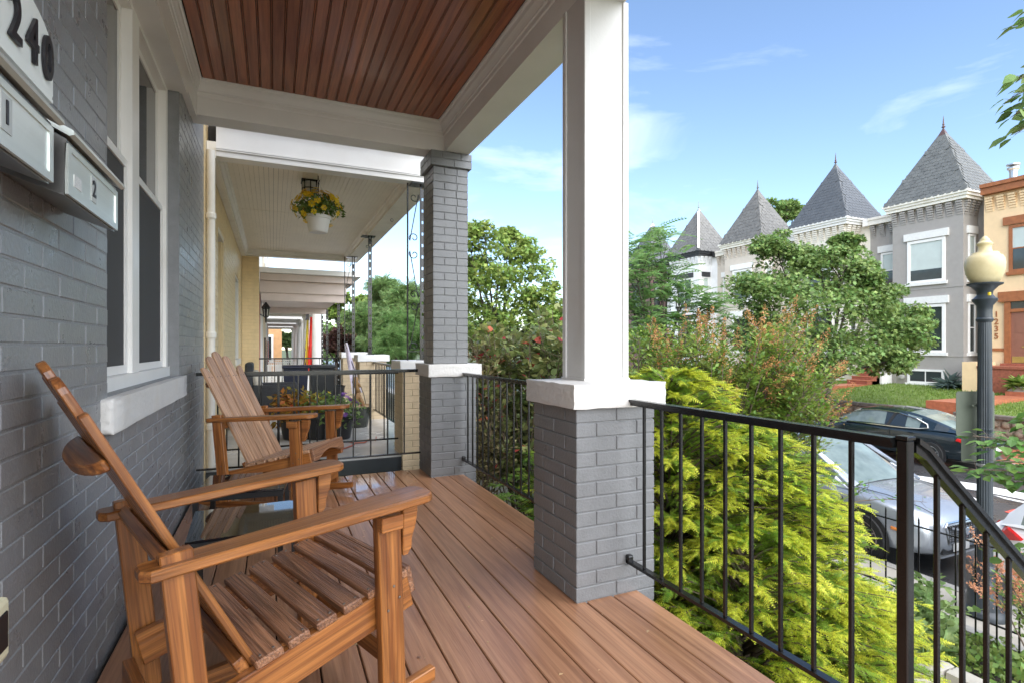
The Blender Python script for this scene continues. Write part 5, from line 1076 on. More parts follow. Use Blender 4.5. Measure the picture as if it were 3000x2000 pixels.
def mk_pinnate(n, l0, w0, droop):
    v = []; f = []
    for i in range(n):
        t = (i+.8)/n; z = -droop*t*t; l = l0*(.7+.5*t-.75*t*t)
        for s in (-1, 1):
            b = len(v); q = np.array([s*l, l*.35, -.22*l]); m_ = np.array([0, t, z]); o = np.array([-s*.2, 1, 0])*w0; v += [tuple(m_), tuple(m_+q*.45+o), tuple(m_+q), tuple(m_+q*.45-o)]; f += [(b, b+1, b+2), (b, b+2, b+3)]
    b = len(v); v += [(-.010, 0, 0), (.010, 0, 0), (0, 1.02, -droop)]; f.append((b, b+1, b+2)); return v, f
CYP = mk_frond(7, .40, .14, .12); SUM = mk_pinnate(9, .26, .050, .35)
def leaf_objs(parent, tpl, pos, M, sc_, m, limit=300, name='leaf'):
    """the leaves that show largest as single pieces, the rest joined"""
    pos = np.asarray(pos); sc_ = np.asarray(sc_); a = LEAFARGS[m.name]; ms = leafmat(m.name+'_single', *a, solo=True)
    od = np.argsort(-(sc_/np.linalg.norm(pos-np.array([0, 0, CAMZ]), axis=1))); me = bpy.data.meshes.new('leaf'); me.from_pydata([tuple(x) for x in tpl[0]], [], [tuple(x) for x in tpl[1]]); me.update(); me.materials.append(ms)
    for i in od[:limit]:
        o = ob(name, me, None, parent, pos[i], Matrix(M[i].tolist())); s_ = float(sc_[i]); o.scale = (s_, s_, s_)
    if len(od) > limit:
        r = od[limit:]; V, F = scatter(tpl[0], tpl[1], pos[r], M[r], sc_[r]); nmesh('foliage', V, F, m, parent)['kind'] = 'stuff'
def rnd(n, s=1.0): return rng.normal(size=(n, 3))*s
def blob_leaves(centers, radii, per, flat=.55, sub=7, subr=.42):
    """leaf positions: sub-clumps over each blob's surface, thin inside -> light tops, dark gaps"""
    out = []; nrm = []
    for c, r in zip(centers, radii):
        c = np.array(c); r = np.array(r if np.ndim(r) else (r, r, r*.8))
        k = sub; d = unit(rng.normal(size=(k, 3))+np.array([0, 0, .25])); sc_ = c+d*r*rng.uniform(.55, .95, size=(k, 1))
        m = max(3, int(per/k))
        for s_ in sc_:
            q = unit(rng.normal(size=(m, 3)))*rng.uniform(.25, 1, size=(m, 1))**.5; p = s_+q*r*subr*np.array([1, 1, flat]); out.append(p); nrm.append(unit(q*np.array([1, 1, .6])+np.array([0, 0, .55])))
    return np.concatenate(out), np.concatenate(nrm)
def leaf_mesh(name, pos, nrm, tpl, size, m, parent, droop=.35, jit=.5, sv=.3):
    n = len(pos); out = unit(nrm*np.array([1, 1, .2])+rnd(n, jit)); out[:, 2] -= droop; M = basis(out, unit(nrm+rnd(n, .35)))
    V, F = scatter(tpl[0], tpl[1], pos, M, size*rng.uniform(1-sv, 1+sv, n)); return nmesh(name, V, F, m, parent)
BARK = mat('tree_bark', (.055, .042, .032), .8, .4, 12, bump=.9, bscale=30); STEM = mat('grey_stem', (.10, .07, .05), .7, .3, 12)
def limbs(base, centers, r0, m, parent, name='trunk', fork=.45):
    mb = MB(); b = Vector(base); c = sum((Vector(x) for x in centers), Vector())/len(centers); f = b.lerp(Vector((c.x, c.y, min(x[2] for x in centers))), .75) if fork else b
    if fork: mb.tube([b-Vector((0, 0, .1)), b.lerp(f, .5)+Vector((random.uniform(-.06, .06), random.uniform(-.06, .06), 0)), f], [r0, r0*.82, r0*.7], 9)
    for x in centers:
        x = Vector(x); mid = f.lerp(x, .5)+Vector((random.uniform(-.2, .2), random.uniform(-.2, .2), random.uniform(0, .2)))*(x-f).length*.3; mb.tube([f, mid, x], [r0*.5, r0*.3, r0*.08], 6)
        for _ in range(4):
            e = x+Vector((random.gauss(0, 1), random.gauss(0, 1), random.gauss(0, .6)))*min(.5, (x-f).length*.09); q = mid.lerp(x, random.uniform(.2, .9)); mb.tube([q, q.lerp(e, .5)+Vector((0, 0, .05)), e], [r0*.14, r0*.09, r0*.03], 5)
    return mb.ob(name, m, parent, smooth=True)
def tree(name, label, base, centers, radii, per, tpl, size, m, r0=.12, group=None, cat='tree', sub=7, droop=.35, flat=.55, subr=.42):
    t = thing(name, label, cat, base, group=group)
    limbs(base, centers, r0, BARK, t)
    p, n_ = blob_leaves(centers, radii, per, sub=sub, flat=flat, subr=subr); leaf_mesh('crown', p, n_, tpl, size, m, t, droop=droop); return t
L_MAPLE = leafmat('maple_leaf', (.110, .190, .045), (.215, .310, .092), .45); L_LIME = leafmat('lime_maple_leaf', (.165, .265, .050), (.290, .370, .090), .40); L_SUM = leafmat('sumac_leaf', (.150, .280, .085), (.260, .400, .150), .35, sss=.5)
L_FEA = leafmat('locust_leaf', (.120, .215, .065), (.220, .320, .115), .4); L_RED = leafmat('plum_leaf', (.085, .040, .035), (.150, .085, .060), .4); L_DK = leafmat('dark_tree_leaf', (.060, .110, .036), (.120, .180, .062), .4)
L_CYPG = leafmat('golden_cypress_tip', (.41, .48, .035), (.66, .67, .080), .35, sss=.4); L_CYPI = leafmat('cypress_inner_green', (.150, .270, .028), (.290, .410, .055), .35, sss=.4); L_CYPD = leafmat('green_cypress', (.090, .210, .030), (.200, .330, .050), .3)
L_CRA = leafmat('crape_leaf', (.110, .200, .028), (.250, .330, .065), .45, rough=.35); L_PAN = leafmat('orange_seed_head', (.46, .20, .07), (.62, .34, .14), .35); L_VIB = leafmat('broad_shrub_leaf', (.110, .165, .045), (.270, .290, .110), .45, rough=.35); L_REDL = leafmat('scarlet_leaf', (.36, .025, .025), (.45, .10, .07), .3)
L_DOG = leafmat('dogwood_leaf', (.085, .190, .035), (.170, .290, .070), .3, rough=.4); L_HYD = leafmat('pale_hydrangea_leaf', (.130, .220, .060), (.240, .330, .120), .25); L_GC = leafmat('ground_cover_leaf', (.110, .200, .040), (.250, .330, .090), .4); L_BURG = leafmat('burgundy_leaf', (.090, .018, .022), (.180, .050, .050), .35); L_YEL = leafmat('yellow_petal', (.75, .47, .015), (.80, .58, .03), .15); L_PUR = leafmat('purple_petal', (.16, .05, .30), (.25, .10, .40), .2); L_COR = leafmat('coral_petal', (.62, .24, .12), (.72, .40, .24), .2)
# ---- maple in front of the opposite terrace
D0 = 19.7
cl = [(2270, 720, 60), (2300, 800, 110), (2210, 860, 85), (2400, 810, 120), (2450, 800, 100), (2220, 960, 90), (2330, 930, 150), (2450, 930, 140), (2560, 880, 75), (2540, 800, 55), (2290, 1010, 100), (2420, 1040, 110), (2550, 1010, 110), (2650, 980, 85), (2640, 920, 70), (2480, 720, 40), (2600, 1060, 60)]
tree('maple_tree', 'dark green maple tree in front of the cream and grey row houses', (18.9, 13.6, WALK), [P(u, v, D0+random.uniform(-1.2, 1.2)) for u, v, r in cl], [r*D0/1572*.92 for u, v, r in cl], 1850, MAPLE, .125, L_MAPLE, .15, sub=14, flat=.75, subr=.48)
# ---- lime green maple on the near pavement further along
D1 = 19.0; cl = [(1420, 700, 60), (1460, 770, 95), (1400, 800, 70), (1530, 740, 55), (1545, 830, 90), (1450, 880, 110), (1590, 870, 60), (1620, 940, 50), (1380, 930, 80), (1520, 950, 100), (1440, 1000, 90), (1590, 1000, 70), (1490, 690, 28), (1370, 690, 60), (1330, 800, 70)]
tree('maple_tree', 'lime green maple tree seen between the tall grey pier and the white column', (7.15, 17.4, WALK), [P(u, v, D1+random.uniform(-1, 1)) for u, v, r in cl], [r*D1/1572*1.0 for u, v, r in cl], 850, MAPLE, .14, L_LIME, .12, sub=12, flat=.7, subr=.44)
# ---- trees along the near pavement seen between the iron posts
FT = [('locust_tree', 'feathery green locust tree behind the ornamental iron post', 1215, 930, 26, 92, SUM, .45, L_FEA, (1020, 10)), ('locust_tree', 'pale feathery locust tree left of the slim lattice post', 1130, 965, 34, 75, SUM, .5, L_FEA, (1010, 9)), ('oak_tree', 'dark round topped tree far beyond the cream porch posts', 1085, 890, 44, 45, LEAFW, .30, L_DK, (900, 6)), ('plum_tree', 'purple leaved plum tree beside the white column', 978, 1000, 30, 52, LEAFW, .22, L_RED, (1000, 7)), ('street_tree', 'loose pale green tree behind the far iron posts', 1010, 900, 40, 60, LEAFW, .28, L_LIME, (700, 7)), ('street_tree', 'dark small tree seen through the last white porch', 852, 985, 48, 26, LEAFW, .28, L_DK, (900, 5)), ('street_tree', 'mid green tree low beyond the cream porch', 1170, 1010, 24, 70, SUM, .40, L_SUM, (900, 7))]
for nm, lab, u, v, d, rpx, tpl, sz, m, (per, k) in FT:
    c = P(u, v, d); r = rpx*d/1572; cs = [c+Vector((random.gauss(0, .55), random.gauss(0, .55), random.gauss(.05, .45)))*r for _ in range(k)]
    tree(nm, lab, (c.x, c.y, -2.0), cs, [r*random.uniform(.38, .6) for _ in cs], per, tpl, sz, m, .13, sub=8, flat=.6)
# ---- distant trees closing the street
for i, (u, d, r, m, lab) in enumerate(((1560, 60, 4.2, L_DK, 'dark distant tree left of the white column at the street end'), (1700, 66, 4.5, L_MAPLE, 'distant tree behind the white column at the street end'), (1400, 70, 4.5, L_FEA, 'distant tree behind the lime maple at the street end'), (1250, 64, 4.5, L_DK, 'distant dark tree behind the tall grey pier'), (1820, 58, 3.8, L_MAPLE, 'distant tree just right of the white column'), (1060, 75, 5.0, L_MAPLE, 'farthest tree beyond the iron posts'))):
    c = P(u, 985, d); cs = [c+Vector((random.gauss(0, .5), random.gauss(0, .5), random.gauss(0, .3)))*r for _ in range(7)]; tree('street_tree', lab, (c.x, c.y, -2.0), cs, [r*.5]*7, 420, LEAFW, .42, m, .2, group='distant street trees')
c = P(2315, 625, 48); cs = [c+Vector((random.gauss(0, .5), random.gauss(0, .5), random.gauss(0, .25)))*1.7 for _ in range(7)]; tree('backyard_tree', 'tree top rising behind the roofs of the cream and taupe houses', (c.x, c.y, -2.0), cs, [1.0]*7, 420, MAPLE, .26, L_MAPLE, .22)
# ---- feathery sumac by the kerb
t = thing('sumac_tree', 'pale green sumac with fern-like leaves right of the white column', 'tree', (8.0, 9.6, WALK))
tips = [(1870, 720, 11.5), (1935, 705, 12), (1900, 770, 12), (1960, 790, 12), (1880, 850, 11.5), (1940, 860, 12), (2000, 850, 12), (2060, 890, 12), (1900, 930, 11.5), (1980, 940, 12), (2040, 960, 12), (2090, 900, 12), (1870, 980, 11), (1860, 790, 11), (2010, 1010, 12), (1850, 900, 11.5)]
T = [P(*x) for x in tips]; limbs((8.0, 9.9, WALK), T, .09, BARK, t)
pp = []; dd = []
for x in T:
    for k in range(44): a = random.uniform(0, 6.28); d = np.array([math.cos(a), math.sin(a), random.uniform(-.15, .75)]); pp.append(np.array(x)+rng.normal(size=3)*.14); dd.append(d)
pp = np.array(pp); dd = np.array(dd); V, F = scatter(SUM[0], SUM[1], pp, basis(dd, np.tile([0, 0, 1.0], (len(pp), 1))+rnd(len(pp), .15)), rng.uniform(.34, .6, len(pp))); nmesh('crown', V, F, L_SUM, t)
# ---- shrubs built stem by stem
def stem_shrub(name, label, bases, tips, lm, lsize, tpl, per=46, solo=False, span=.62, tipm=None, tipn=0, tips_p=.5, spread=.10, sr=.010, redm=None, redp=0, extra=3, twig=.55, tiph=.22, stemm=None):
    b0 = bases[0]; t = thing(name, label, 'shrub', b0); st = MB(); lp = []; ld = []; tp = []; rp = []; rd = []
    for T_ in tips:
        T_ = Vector(T_); b = Vector(min(bases, key=lambda q: (Vector(q)-T_).length+random.uniform(0, .6))); mid = b.lerp(T_, .5)+Vector((random.uniform(-.1, .1), random.uniform(-.1, .1), .12*(T_-b).length*random.uniform(.3, 1)))
        def q(s): return (b*(1-s)**2+mid*2*s*(1-s)+T_*s*s)
        st.tube([q(s) for s in np.linspace(0, 1, 6)], [sr*(1-.75*s) for s in np.linspace(0, 1, 6)], 5)
        ends = [(q, 0)]
        for e in range(extra):
            s0 = random.uniform(1-span, .95); p0 = q(s0); e1 = p0+Vector((random.gauss(0, 1), random.gauss(0, 1), abs(random.gauss(.7, .5)))).normalized()*random.uniform(.15, .38)*twig*2; st.tube([p0, e1], [sr*.4, sr*.15], 4); ends.append(((lambda s, p0=p0, e1=e1: p0.lerp(e1, s)), 1))
        for fq, kind in ends:
            n = per if kind == 0 else int(per*.55); lo = 1-span if kind == 0 else 0
            for i in range(n):
                s = lo+(1-lo)*(i+random.random())/n; p = fq(s); a = random.uniform(0, 6.28); ax = (fq(min(1, s+.05))-fq(s-.02)).normalized(); o = Vector((math.cos(a), math.sin(a), random.uniform(-.1, .6)))
                d = (o+ax*.6).normalized(); pt = p+o*spread*random.random()
                (rp if (redm and random.random() < redp*(s > .8)) else lp).append(pt); (rd if len(rp)+len(lp) > len(ld)+len(rd) and rp and rp[-1] is pt else ld).append(d)
            if tipm and random.random() < tips_p: tp.append((fq(1.0), (fq(1)-fq(.85)).normalized()))
    st.ob('stems', stemm or STEM, t, smooth=True)
    lp = np.array([tuple(x) for x in lp]); ld = np.array([tuple(x) for x in ld]); n = len(lp); MM = basis(ld, np.tile([0, 0, 1.0], (n, 1))+rnd(n, .5)); SS = lsize*rng.uniform(.65, 1.3, n)
    if solo: leaf_objs(t, tpl, lp, MM, SS, lm)
    else: V, F = scatter(tpl[0], tpl[1], lp, MM, SS); nmesh('foliage', V, F, lm, t)
    if rp:
        rp = np.array([tuple(x) for x in rp]); rd = np.array([tuple(x) for x in rd])[:len(rp)]; n = len(rp); V, F = scatter(tpl[0], tpl[1], rp, basis(rd, np.tile([0, 0, 1.0], (n, 1))+rnd(n, .5)), lsize*rng.uniform(.9, 1.5, n)); nmesh('red_leaves', V, F, redm, t)
    if tp:
        pos = []; dr = []
        for p, d in tp:
            for i in range(tipn): s = random.random(); o = Vector((random.gauss(0, 1), random.gauss(0, 1), random.gauss(0, 1)))*.045*(1.15-s)*tiph/.22; pos.append(tuple(p+d*s*tiph+Vector((0, 0, s*tiph*.4))+o)); dr.append((random.gauss(0, 1), random.gauss(0, 1), random.gauss(.4, 1)))
        n = len(pos); V, F = scatter(LEAF[0], LEAF[1], np.array(pos), basis(np.array(dr), rnd(n)), rng.uniform(.014, .030, n)); nmesh('seed_heads', V, F, tipm, t)
    return t
def tips_from(boxes, n, dmin, dmax, spr_=75):
    """random tip points below a skyline given as (u, v) pairs"""
    us = [b[0] for b in boxes]; vs_ = [b[1] for b in boxes]; out = []
    for _ in range(n): u = random.uniform(us[0], us[-1]); v = np.interp(u, us, vs_)+abs(random.gauss(0, 1))*spr_+random.uniform(-12, 25); out.append(P(u, v, random.uniform(dmin, dmax)))
    return out
stem_shrub('crape_myrtle', 'crape myrtle with orange seed heads left of the dark sedan', [(5.3, 6.1, -1.6), (5.6, 5.7, -1.6), (4.9, 6.6, -1.6)], tips_from([(1850, 960), (1900, 915), (1960, 950), (2060, 930), (2120, 985), (2230, 960), (2330, 915), (2400, 1000), (2470, 1070)], 190, 6.8, 8.6, 120), L_CRA, .072, LEAF, per=60, span=.6, tipm=L_PAN, tipn=110, tips_p=.20, spread=.13, extra=4, sr=.014)
stem_shrub('broadleaf_shrub', 'large leaved shrub with red leaves behind the far grey pier railing', [(2.7, 5.7, -1.5), (3.1, 6.2, -1.5), (3.4, 5.4, -1.5)], tips_from([(1345, 1010), (1420, 960), (1500, 950), (1560, 900), (1620, 890), (1670, 870), (1760, 900)], 70, 5.6, 7.0), L_VIB, .085, LEAFW, per=34, span=.62, solo=True, redm=L_REDL, redp=.05, spread=.12, extra=3, sr=.011)
stem_shrub('burning_bush', 'reddish green bush hugging the tall grey pier', [(2.1, 5.5, -1.5), (2.3, 5.9, -1.5)], tips_from([(1345, 985), (1400, 1000), (1460, 1040), (1500, 1060)], 26, 5.6, 6.2), leafmat('bronze_leaf', (.20, .16, .07), (.30, .27, .13), .45), .06, LEAF, per=44, spread=.10, redm=L_REDL, redp=.08)
# two scarlet sprigs on top of the broadleaf shrub
stem_shrub('burgundy_shrub', 'dark burgundy shrub between the golden cypress and the crape myrtle', [(3.9, 4.6, -1.5), (4.3, 4.4, -1.5)], tips_from([(1850, 1130), (1900, 1110), (1960, 1140), (2010, 1170)], 26, 5.2, 5.9), L_BURG, .055, LEAFW, per=34, spread=.1)
# ---- golden thread cypress: boughs set with feathery sprays, yellow only on the outer growth
def cypress(name, label, mounds, mt, mi, nb, spr=22, size=.15, tipfrac=.55, seed=3, extra=None):
    rr = random.Random(seed); t = thing(name, label, 'shrub', (mounds[0][0], mounds[0][1], -1.45)); br = MB(); A = {'t': ([], []), 'i': ([], [])}
    for mi_, (cx, cy, zt, rad, z0) in enumerate(mounds):
        br.tube([(cx, cy, -1.5), (cx+.03, cy, (zt-1.5)/2), (cx, cy, zt-.1)], [.035, .025, .008], 6)
        for b in range(int(nb*rad*rad*(zt-z0))):
            tf_ = tipfrac*rr.choice((.15, .5, .8, 1.0, 1.2)); gr = rr.random() < .12
            h = rr.random()**.8; z = z0+(zt-z0)*h; a = rr.uniform(0, 2*math.pi); prof = rad*(1-h**2.2)**.5*rr.choice((rr.uniform(.6, 1.05), rr.uniform(.8, 1.05), rr.uniform(1.0, 1.28)))+.10
            up = .22+.5*h; st = Vector((cx, cy, max(-1.4, z-prof*.55))); d = Vector((math.cos(a), math.sin(a), 0)); en = Vector((cx, cy, z))+d*prof
            mid = st.lerp(en, .55)+Vector((0, 0, prof*up*.55)); en.z -= prof*.10*(1-h)
            def q(s): return st*(1-s)**2+mid*2*s*(1-s)+en*s*s
            br.tube([q(s) for s in (0, .35, .7, 1)], [.012, .008, .005, .002], 4)
            for k in range(spr):
                s = .18+.82*(k+rr.random())/spr; p = q(s); ax = (q(min(1, s+.05))-q(s-.05)).normalized(); sd_ = ax.cross(Vector((0, 0, 1))).normalized()*(1 if k % 2 else -1)
                dv = (ax*rr.uniform(.5, 1.0)+sd_*rr.uniform(.1, .75)+Vector((0, 0, rr.uniform(-.40, .38)))).normalized()
                key = 't' if (s > 1-tf_*rr.uniform(.5, 1.2) and not gr) else 'i'; A[key][0].append(tuple(p)); A[key][1].append(tuple(dv))
    br.ob('branches', STEM, t, smooth=True)
    for k, m, nm in (('i', mi, 'inner_foliage'), ('t', mt, 'outer_foliage')):
        p = np.array(A[k][0]); d = np.array(A[k][1]); n = len(p); up = np.tile([0, 0, 1.0], (n, 1))+rnd(n, .28); V, F = scatter(CYP[0], CYP[1], p, basis(d, up), size*rng.uniform(.65, 1.35, n)); nmesh(nm, V, F, m, t)
    return t
cypress('golden_cypress', 'bright golden green feathery cypress filling the view behind the near railing', [(2.55, 3.0, 1.02, .72, -1.1), (3.05, 2.85, .62, .78, -1.2), (3.62, 2.90, .05, .72, -1.35), (2.65, 2.45, .10, .60, -1.35), (3.3, 2.45, -.35, .68, -1.4), (4.0, 2.75, -.62, .55, -1.45), (2.7, 3.7, .80, .75, -1.1)], L_CYPG, L_CYPI, 400, 46, .070)
cypress('green_cypress', 'green feathery cypress poking through the railing between the piers', [(2.35, 3.55, .45, .72, -1.1), (2.25, 4.2, .25, .6, -1.2)], L_CYPD, L_CYPI, 190, 38, .074, seed=9)
# ---- plants right of the newel: pale leafy perennial, ground cover, coral flowers
t_ = [P(u, v, random.uniform(4.6, 5.6)) for u, v in [(random.uniform(2610, 2800), random.uniform(1690, 1880)) for _ in range(34)]]
stem_shrub('hydrangea', 'pale green hydrangea with wide leaves behind the stair railing', [(4.5, 2.75, -1.52), (4.8, 2.6, -1.52)], t_, L_HYD, .080, LEAFW, per=20, span=.6, spread=.08, extra=1, twig=.3, stemm=L_HYD, solo=True)
n = 5200; x = rng.uniform(4.55, 6.15, n); y = rng.uniform(.9, 3.6, n); keep = (x-4.3)*.55+(y-2.0)*.25+rng.normal(0, .25, n) > .22; x, y = x[keep], y[keep]; hgt = rng.uniform(0, .30, len(x))*(.4+.6*np.sin(x*5)*np.sin(y*4.3+1)**2)
pos = np.stack([x, y, -1.53-.05*(x-4.5)+np.maximum(.01, hgt)], 1); o = leaf_mesh('ground_cover', pos, unit(rnd(len(x), .5)+[0, 0, 1]), LEAFW, .055, L_GC, None, droop=-.1); tag(o, 'low mixed green ground cover by the lamp post', 'ground cover', kind='stuff')
t_ = [P(u, v, 4.9+random.uniform(-.2, .2)) for u, v in [(random.uniform(2930, 3010), random.uniform(1660, 1760)) for _ in range(16)]]
stem_shrub('flowering_shrub', 'coral flowered shrub at the right edge behind the stair railing', [(5.5, 2.05, -1.55)], t_, L_GC, .05, LEAF, per=18, span=.6, tipm=L_COR, tipn=70, tips_p=1, tiph=.12, extra=1)
# fallen bark chips on the mulch
n = 2600; pos = np.stack([rng.uniform(2.2, 5.4, n), rng.uniform(1.0, 3.2, n), np.zeros(n)], 1); pos[:, 2] = [gz(a, b)+.012 for a, b in pos[:, :2]]; ok = ~((pos[:, 0] < 4.5) & (pos[:, 1] < 2.36)); pos = pos[ok]; n = len(pos)
V, F = scatter([(-.5, -.12, 0), (.5, -.10, .02), (.5, .12, 0), (-.5, .1, .03)], [(0, 1, 2), (0, 2, 3)], pos, basis(unit(rnd(n)*[1, 1, .15]), np.tile([0, 0, 1.0], (n, 1))+rnd(n, .3)), rng.uniform(.03, .08, n)); o = nmesh('bark_chips', V, F, mat('bark_chip', (.045, .032, .024), .7, .3, 8, island=.5)); tag(o, 'dark shredded bark chips on the garden bed', 'mulch', kind='stuff')
# ---- dogwood boughs reaching in from the right
def bough(name, label, specs, m, size, tpl, per, r=.009, sag=.05, cat='tree'):
    base = specs[0][0]; t = thing(name, label, cat, base); st = MB(); lp = []; ld = []
    for a, b in specs:
        a, b = Vector(a), Vector(b); mid = a.lerp(b, .5)+Vector((0, 0, sag))
        def q(s): return a*(1-s)**2+mid*2*s*(1-s)+b*s*s
        st.tube([q(s) for s in np.linspace(0, 1, 7)], [r*(1-.8*s)+.001 for s in np.linspace(0, 1, 7)], 5)
        for i in range(per):
            s = .12+.88*(i+random.random())/per; p = q(s); ax = (b-a).normalized(); sd_ = ax.cross(Vector((0, 0, 1))).normalized()*random.choice((-1, 1))
            off = sd_*random.uniform(0, .10)+Vector((0, 0, random.uniform(-.05, .07))); st.tube([p, p+off], [.002, .001], 3, False); lp.append(tuple(p+off)); ld.append(tuple((ax*.6+sd_*random.uniform(.2, .9)+Vector((0, 0, random.uniform(-.5, .05)))).normalized()))
    st.ob('twigs', STEM, t); n = len(lp); leaf_objs(t, tpl, np.array(lp), basis(np.array(ld), np.tile([0, 0, 1.0], (n, 1))+rnd(n, .35)), size*rng.uniform(.7, 1.25, n), m); return t
E_ = [((3080, 1330), (2850, 1275)), ((3080, 1330), (2880, 1310)), ((3100, 1400), (2820, 1375)), ((3100, 1420), (2870, 1390)), ((3100, 1450), (2940, 1410)), ((3100, 1230), (2985, 1255)), ((3100, 1640), (2965, 1640)), ((3100, 1380), (2930, 1350))]
bough('dogwood_tree', 'dogwood boughs with fresh green leaves reaching in at the right edge', [(P(*a, 4.3), P(*b, 4.1+random.uniform(-.2, .3))) for a, b in E_], L_DOG, .088, LEAFW, 34)
bough('overhanging_tree', 'leaf sprays hanging into the sky at the upper right edge', [(P(3120, 250, 5.2), P(2945, 300, 5.0)), (P(3120, 300, 5.2), P(2960, 345, 5.0)), (P(3100, 200, 5.2), P(2985, 235, 5.0)), (P(3120, 350, 5.2), P(2975, 395, 5.0)), (P(3120, 60, 5.2), P(2990, 60, 5.0))], L_MAPLE, .13, LEAFW, 26, sag=.12)
bough('privet_sprig', 'privet sprig with round leaves and dark berries beside the newel post', [(P(2490, 1470, 4.35), P(2715, 1470, 4.3)), (P(2490, 1470, 4.35), P(2545, 1425, 4.3))], L_DOG, .045, LEAFW, 16, r=.0035, cat='shrub')
# ---- flowers on the cream porch
def potplant(label, c, r, h, lm, fm, nl, nf, lsize, fsize, potm=None, droop=.2, wide=1.0, lift=1.1):
    t = thing('flower_pot', label, 'flower pot', (c[0], c[1], c[2]))
    MB().lathe([(r*.55, 0), (r*.62, .01), (r*.8, h*.8), (r*.86, h*.82), (r*.86, h)], c, 18).ob('pot', potm or POTB, t, smooth=40)
    d = unit(rng.normal(size=(nl, 3))+[0, 0, .5]); p = np.array(c)+[0, 0, h*lift]+d*r*rng.uniform(.5, 1.35, (nl, 1))*[wide, wide, .8/wide]; leaf_mesh('foliage', p, d, LEAF, lsize, lm, t, droop=droop)
    if fm is not None:
        d = unit(rng.normal(size=(nf, 3))+[0, 0, .8]); p = np.array(c)+[0, 0, h*lift]+d*r*rng.uniform(1.05, 1.45, (nf, 1))*[wide, wide, .9]; mb_v = []
        M = basis(unit(np.cross(d, rnd(nf))), d); pet = []; pf = []
        for k in range(6):
            a = 2*math.pi*k/6; b = len(pet); pet += [(0, 0, 0), (.5*math.cos(a-.45), .5*math.sin(a-.45), .12), (.62*math.cos(a), .62*math.sin(a), .10), (.5*math.cos(a+.45), .5*math.sin(a+.45), .12)]; pf += [(b, b+1, b+2), (b, b+2, b+3)]
        V, F = scatter(pet, pf, p, M, fsize*rng.uniform(.8, 1.2, nf)); nmesh('blossoms', V, F, fm, t)['kind'] = 'stuff'; V, F = scatter([(.5, 0, .2), (-.25, .43, .2), (-.25, -.43, .2)], [(0, 1, 2)], p+d*.004, M, np.full(nf, fsize*.22)); nmesh('flower_centres', V, F, mat('flower_eye', (.25, .10, .01), .7), t)['kind'] = 'stuff'
    return t
PW = mat('white_plastic_pot', (.66, .64, .60), .4, .03); c = (.47, 6.5, 2.47)
t = potplant('white hanging pot of yellow petunias under the cream porch ceiling', c, .165, .19, leafmat('petunia_leaf', (.10, .17, .035), (.18, .25, .07), .35), L_YEL, 800, 95, .050, .062, PW, wide=1.25, lift=1.45)
for a in (0, 2.1, 4.2): MB().tube([(c[0]+.13*math.cos(a), c[1]+.13*math.sin(a), c[2]+.19), (c[0], c[1], 3.08)], .003, 4).ob('hanger', PW, t)
MB().tube([(c[0], c[1], 3.07), (c[0], c[1], 3.12)], .005, 5).ob('hook', IRON, t)
potplant('planter of red and lime coleus behind the far rocking chair', (.27, 7.4, 0), .25, .34, leafmat('coleus_leaf', (.36, .10, .02), (.38, .40, .06), .5), None, 520, 0, .085, 0)
potplant('pot of yellow pansies next to the coleus on the cream porch', (.52, 7.3, 0), .22, .34, L_GC, L_YEL, 320, 12, .06, .06)
potplant('trailing pot of purple petunias at the cream porch railing', (.78, 7.2, 0), .22, .30, L_HYD, L_PUR, 380, 16, .06, .05)
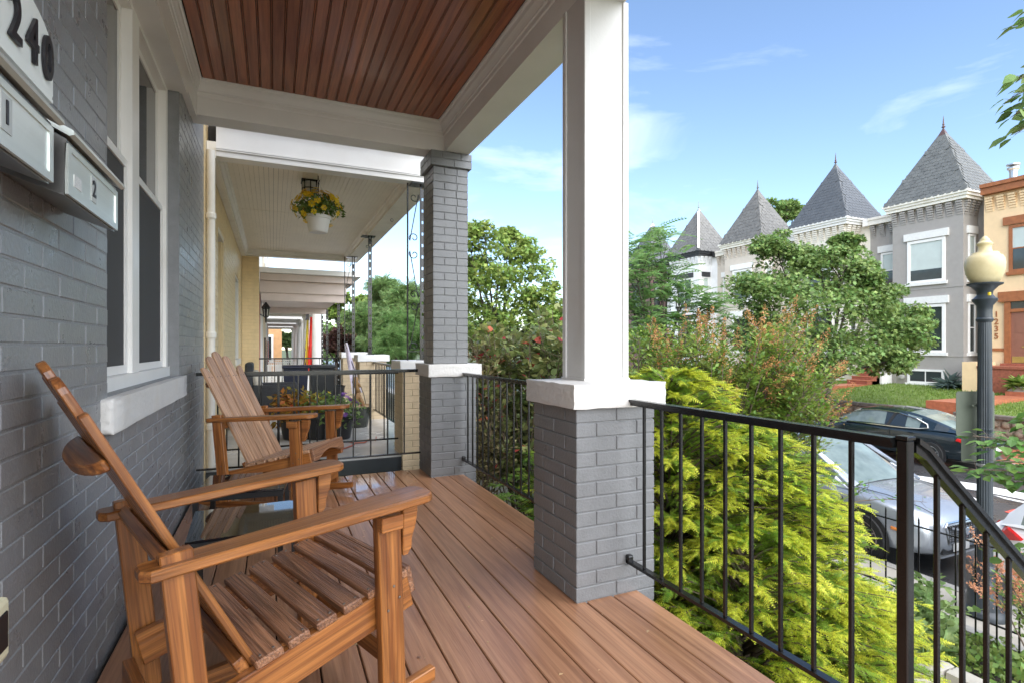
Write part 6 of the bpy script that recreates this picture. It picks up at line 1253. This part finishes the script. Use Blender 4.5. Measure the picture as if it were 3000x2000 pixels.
# ---- plants across the street
def rosette(label, c, n, L_, m, wd=.22):
    t = thing('rosette_plant', label, 'plant', c); d = unit(rnd(n)*[1, 1, .5]+[0, 0, .45]); V, F = scatter([(0, 0, 0), (wd, .4, .02), (0, 1, -.25), (-wd, .4, .02)], [(0, 1, 2), (0, 2, 3)], np.tile(np.array(c, float)+[0, 0, .1], (n, 1))+rnd(n, .06), basis(d, np.tile([0, 0, 1.0], (n, 1))), L_*rng.uniform(.6, 1.1, n)); nmesh('leaves', V, F, m, t); MB().tube([(c[0], c[1], c[2]-.1), (c[0], c[1], c[2]+.2)], .05, 6).ob('stem', STEM, t)
rosette('blue grey yucca like plant in front of the grey house corner', (27.2, 13.75, -.62), 130, .75, leafmat('yucca_leaf', (.13, .19, .17), (.22, .29, .27), .3), .10)
rosette('lime hosta in a pot by the tan house stoop', (25.8, 10.75, -.35), 90, .55, L_LIME); tag(MB().box(25.55, 26.05, 10.5, 11.0, -.75, -.30).ob('stone_planter', CONC), 'pale stone planter under the lime hosta', 'planter')
# ---- lawn blades on the opposite gardens
n = 26000; x = rng.uniform(20.65, 27.9, n); y = rng.uniform(7, 20, n); ok = ~((y > 10.15) & (y < 11.15)) & ~((y > 16.7) & (y < 17.8) & (x > 22)); x, y = x[ok], y[ok]; n = len(x); pos = np.stack([x, y, -.95+(x-20.6)*.045-.02], 1); d = unit(rnd(n, .35)+[0, 0, 1])
V, F = scatter([(-.16, 0, 0), (.16, 0, 0), (0, 1, .1)], [(0, 1, 2)], pos, basis(d, rnd(n)), rng.uniform(.06, .13, n)); o = nmesh('grass', V, F, leafmat('grass_blade', (.12, .20, .03), (.20, .28, .06), .3)); tag(o, 'short lawn grass in the opposite front gardens', 'grass', kind='stuff')
# ---- low planting along the near front gardens, beyond the far pier
t_ = [P(u, v, random.uniform(8.5, 11)) for u, v in [(random.uniform(1290, 1660), random.uniform(1085, 1180)) for _ in range(45)]]
stem_shrub('garden_shrub', 'mixed green shrub low behind the broadleaf shrub', [(3.2, 9.0, -1.5), (4.2, 8.2, -1.5), (2.6, 9.6, -1.5)], t_, L_CRA, .07, LEAFW, per=26, spread=.14)
# ---- petals and leaf crumbs blown onto the deck
n = 70; pos = np.stack([rng.uniform(-.2, 1.55, n), rng.uniform(1.2, 4.6, n), np.full(n, .003)], 1); ok = ~((pos[:, 0] > 1.2) & (pos[:, 1] > 2.05) & (pos[:, 1] < 2.6)); pos = pos[ok]; n = len(pos)
V, F = scatter(LEAF[0], LEAF[1], pos, basis(unit(rnd(n)*[1, 1, .05]), np.tile([0, 0, 1.0], (n, 1))), rng.uniform(.010, .026, n)); o = nmesh('leaf_litter', V, F, leafmat('dry_petal', (.42, .24, .13), (.62, .46, .30), .4)); tag(o, 'tiny dry petals and leaf crumbs scattered on the deck', 'leaf litter', kind='stuff')
